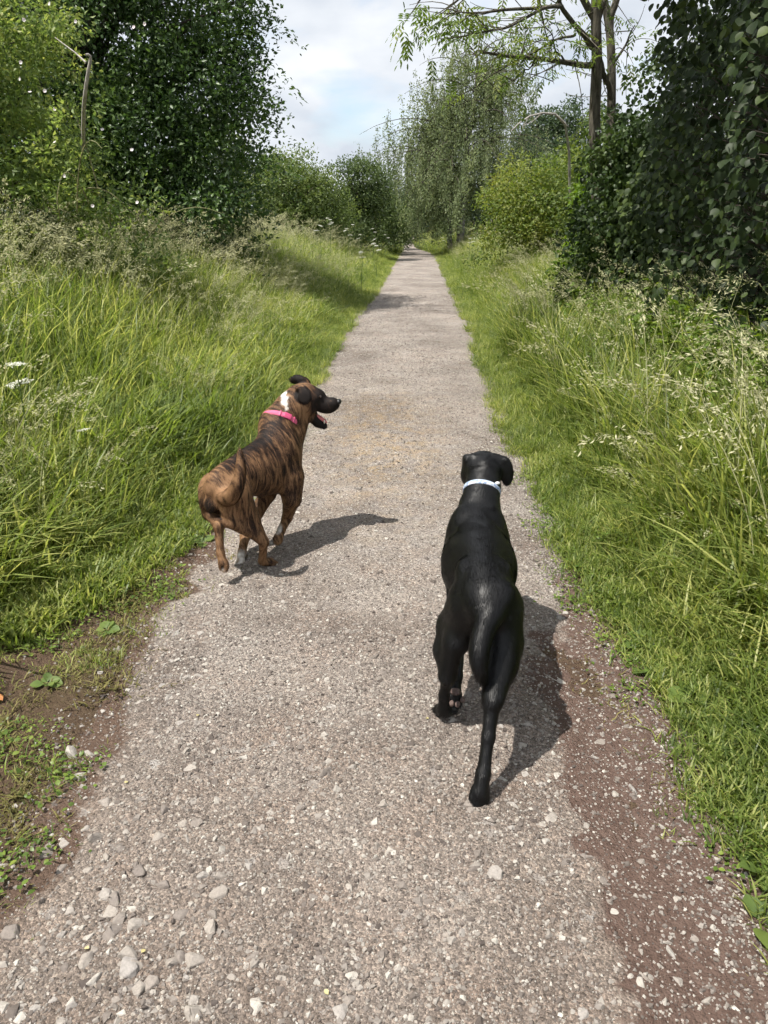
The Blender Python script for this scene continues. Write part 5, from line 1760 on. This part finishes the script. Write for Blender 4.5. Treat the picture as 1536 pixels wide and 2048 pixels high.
    # right front, raised, wrist bent and foot folded back
    eR = B(.165, .085, .275); wR = pt(574, 1036, 3.46); mR = pt(563, 1060, 3.39)
    S.ell(B(.18, .075, .34), (.06, .04, .10), ax, .03, -upv)
    S.chain([B(.185, .065, .37), eR, wR], [.062, .042, .024], .02)
    S.chain([wR, mR], [.023, .019], .014)
    paw(S, mR, pt(553, 1085, 3.33), .019, .017, (0, 1, .2))
    # tail curling up
    tl_ = [pt(448, 985, 3.13), pt(452, 1000, 3.07), pt(466, 993, 3.03), pt(477, 970, 3.02), pt(483, 940, 3.03), pt(480, 902, 3.08)]
    S.cone(B(-.19, 0, .44), tl_[0], .045, .034, .03)
    tl_, tr_ = smooth_line(tl_, [.032, .029, .026, .022, .017, .008])
    S.chain(tl_, tr_, .018)
    S.ell(B(-.250, 0, .345), (.020, .030, .030), ax, .03, -upv)

    paws = [pt(480, 1120, 3.35), mR + np.array([-.02, -.02, -.03])]

    def white(P):
        w_ = np.zeros(len(P))
        w_ = np.maximum(w_, sstep(.034, .022, np.linalg.norm((P - pt(481, 1120, 3.27)) * [.7, .45, .6], axis=1)))
        w_ = np.maximum(w_, sstep(.024, .015, np.linalg.norm((P - pt(556, 1057, 3.38)) * [1, .5, .7], axis=1)))
        q = P - pt(569, 803, 3.57); nz = .008 * vnoise(P[:, 0] * 60, P[:, 2] * 60, P[:, 1] * 60)
        al = q @ unit(np.array([.35, 0, -.9])); ac = q @ unit(np.array([.9, 0, .35]))
        w_ = np.maximum(w_, sstep(.021, .011, np.abs(ac) + nz + np.maximum(al, 0) * .25) * sstep(.042, .030, np.abs(al)) * (np.abs(q[:, 1]) < .09))
        q = P - pt(448, 1140, 3.02)
        w_ = np.maximum(w_, .5 * sstep(.016, .008, np.linalg.norm(q, axis=1)))
        lowp = P[:, 2] < .3
        return np.where(lowp, w_ * np.clip(.70 + .5 * vnoise(P[:, 0] * 90, P[:, 2] * 90, P[:, 1] * 90), 0, 1), w_)

    def dark(P):
        q = P - hc
        f_ = q @ hd
        d_ = .85 * sstep(.01, .09, f_) * sstep(.22, .18, np.linalg.norm(q, axis=1))
        d_ = np.maximum(d_, .9 * sstep(.05, .035, np.linalg.norm(P - Hh(.006, .066, .02), axis=1)))
        d_ = np.maximum(d_, .9 * sstep(.06, .04, np.linalg.norm(P - Hh(-.05, -.054, .07), axis=1)))
        l_ = P - o0
        d_ = np.maximum(d_, .55 * sstep(.10, .0, np.abs(l_ @ rt)) * sstep(.44, .49, P[:, 2]) * sstep(.26, .18, l_ @ fw))
        d_ = np.maximum(d_, .62 * sstep(.045, .02, np.min([np.linalg.norm(P - (q + np.array([.016, 0, 0])), axis=1) for q in tl_[7:]], 0)))
        d_ = np.maximum(d_, .7 * sstep(.05, .02, np.linalg.norm(P - B(-.27, 0, .34), axis=1)))
        return d_

    def light(P):
        l_ = P - o0
        a = .8 * sstep(-.10, -.2, l_ @ fw) * sstep(.30, .42, P[:, 2])
        b = .9 * sstep(.07, .03, np.linalg.norm(P - (nk[2] + rt * .06 + fw * .02), axis=1))
        c = .35 * sstep(.30, .15, P[:, 2])
        return np.maximum(np.maximum(a, b), c)

    def lenf(P):
        t = np.exp(-np.min([np.linalg.norm(P - q, axis=1) for q in tl_], 0) ** 2 / .035 ** 2)
        return 1 + .9 * t - .5 * sstep(.14, .10, np.linalg.norm(P - Hh(.06, 0, -.02), axis=1))
    body, loc = finish('dog', root, S, m_brindle, m_brindle, .005, 90000, .012, .0014, {'white': white, 'dark': dark, 'light': light}, lenf, .15)
    nc = nk[1] * .85 + nk[2] * .15
    V, F = ring(nc, unit(nk[2] - nk[0]), .0935, .092, .027, th=.0035)
    col = obj('collar', np_mesh('collar', loc(V), F, smooth=True), m_pink, root)
    cax = unit(nk[2] - nk[0]); out_ = unit(np.array([.35, -.9, .25])); out_ = unit(out_ - cax * (out_ @ cax)); tan_ = np.cross(cax, out_)
    V, F = brick(nc + out_ * .0965, (tan_, cax, out_), (.020, .0145, .005)); obj('buckle', np_mesh('buckle', loc(V), F), m_pinkd, col)
    for s_ in (-1, 1):
        o2 = unit(out_ * math.cos(.38 * s_) + tan_ * math.sin(.38 * s_)); t2 = np.cross(cax, o2)
        V, F = brick(nc + o2 * .0965, (t2, cax, o2), (.004, .0150, .003)); obj('strap_loop', np_mesh('strap_loop', loc(V), F), m_pinkd, col)
    V, F = blob(Hh(.166, 0, -.008), (.013, .020, .015), hx); obj('nose', np_mesh('nose', loc(V), F, smooth=True), m_nose, body)
    for s_ in (1, -1):
        V, F = blob(Hh(.082, .036 * s_, .014), (.009, .006, .008), hx); obj('eye', np_mesh('eye', loc(V), F, smooth=True), m_eye, body)
    V, F = blob(Hh(.086, .004, -.098), (.036, .014, .009), (unit(hd - .6 * hu), hs, unit(hu + .6 * hd))); obj('tongue', np_mesh('tongue', loc(V), F, smooth=True), m_tongue, body)
    for s_ in (1, -1):
        V, F = blob(Hh(.104, .016 * s_, -.110), (.004, .004, .010), hx, 8, 6); obj('tooth', np_mesh('tooth', loc(V), F, smooth=True), m_tooth, body)


black_dog()
brindle_dog()
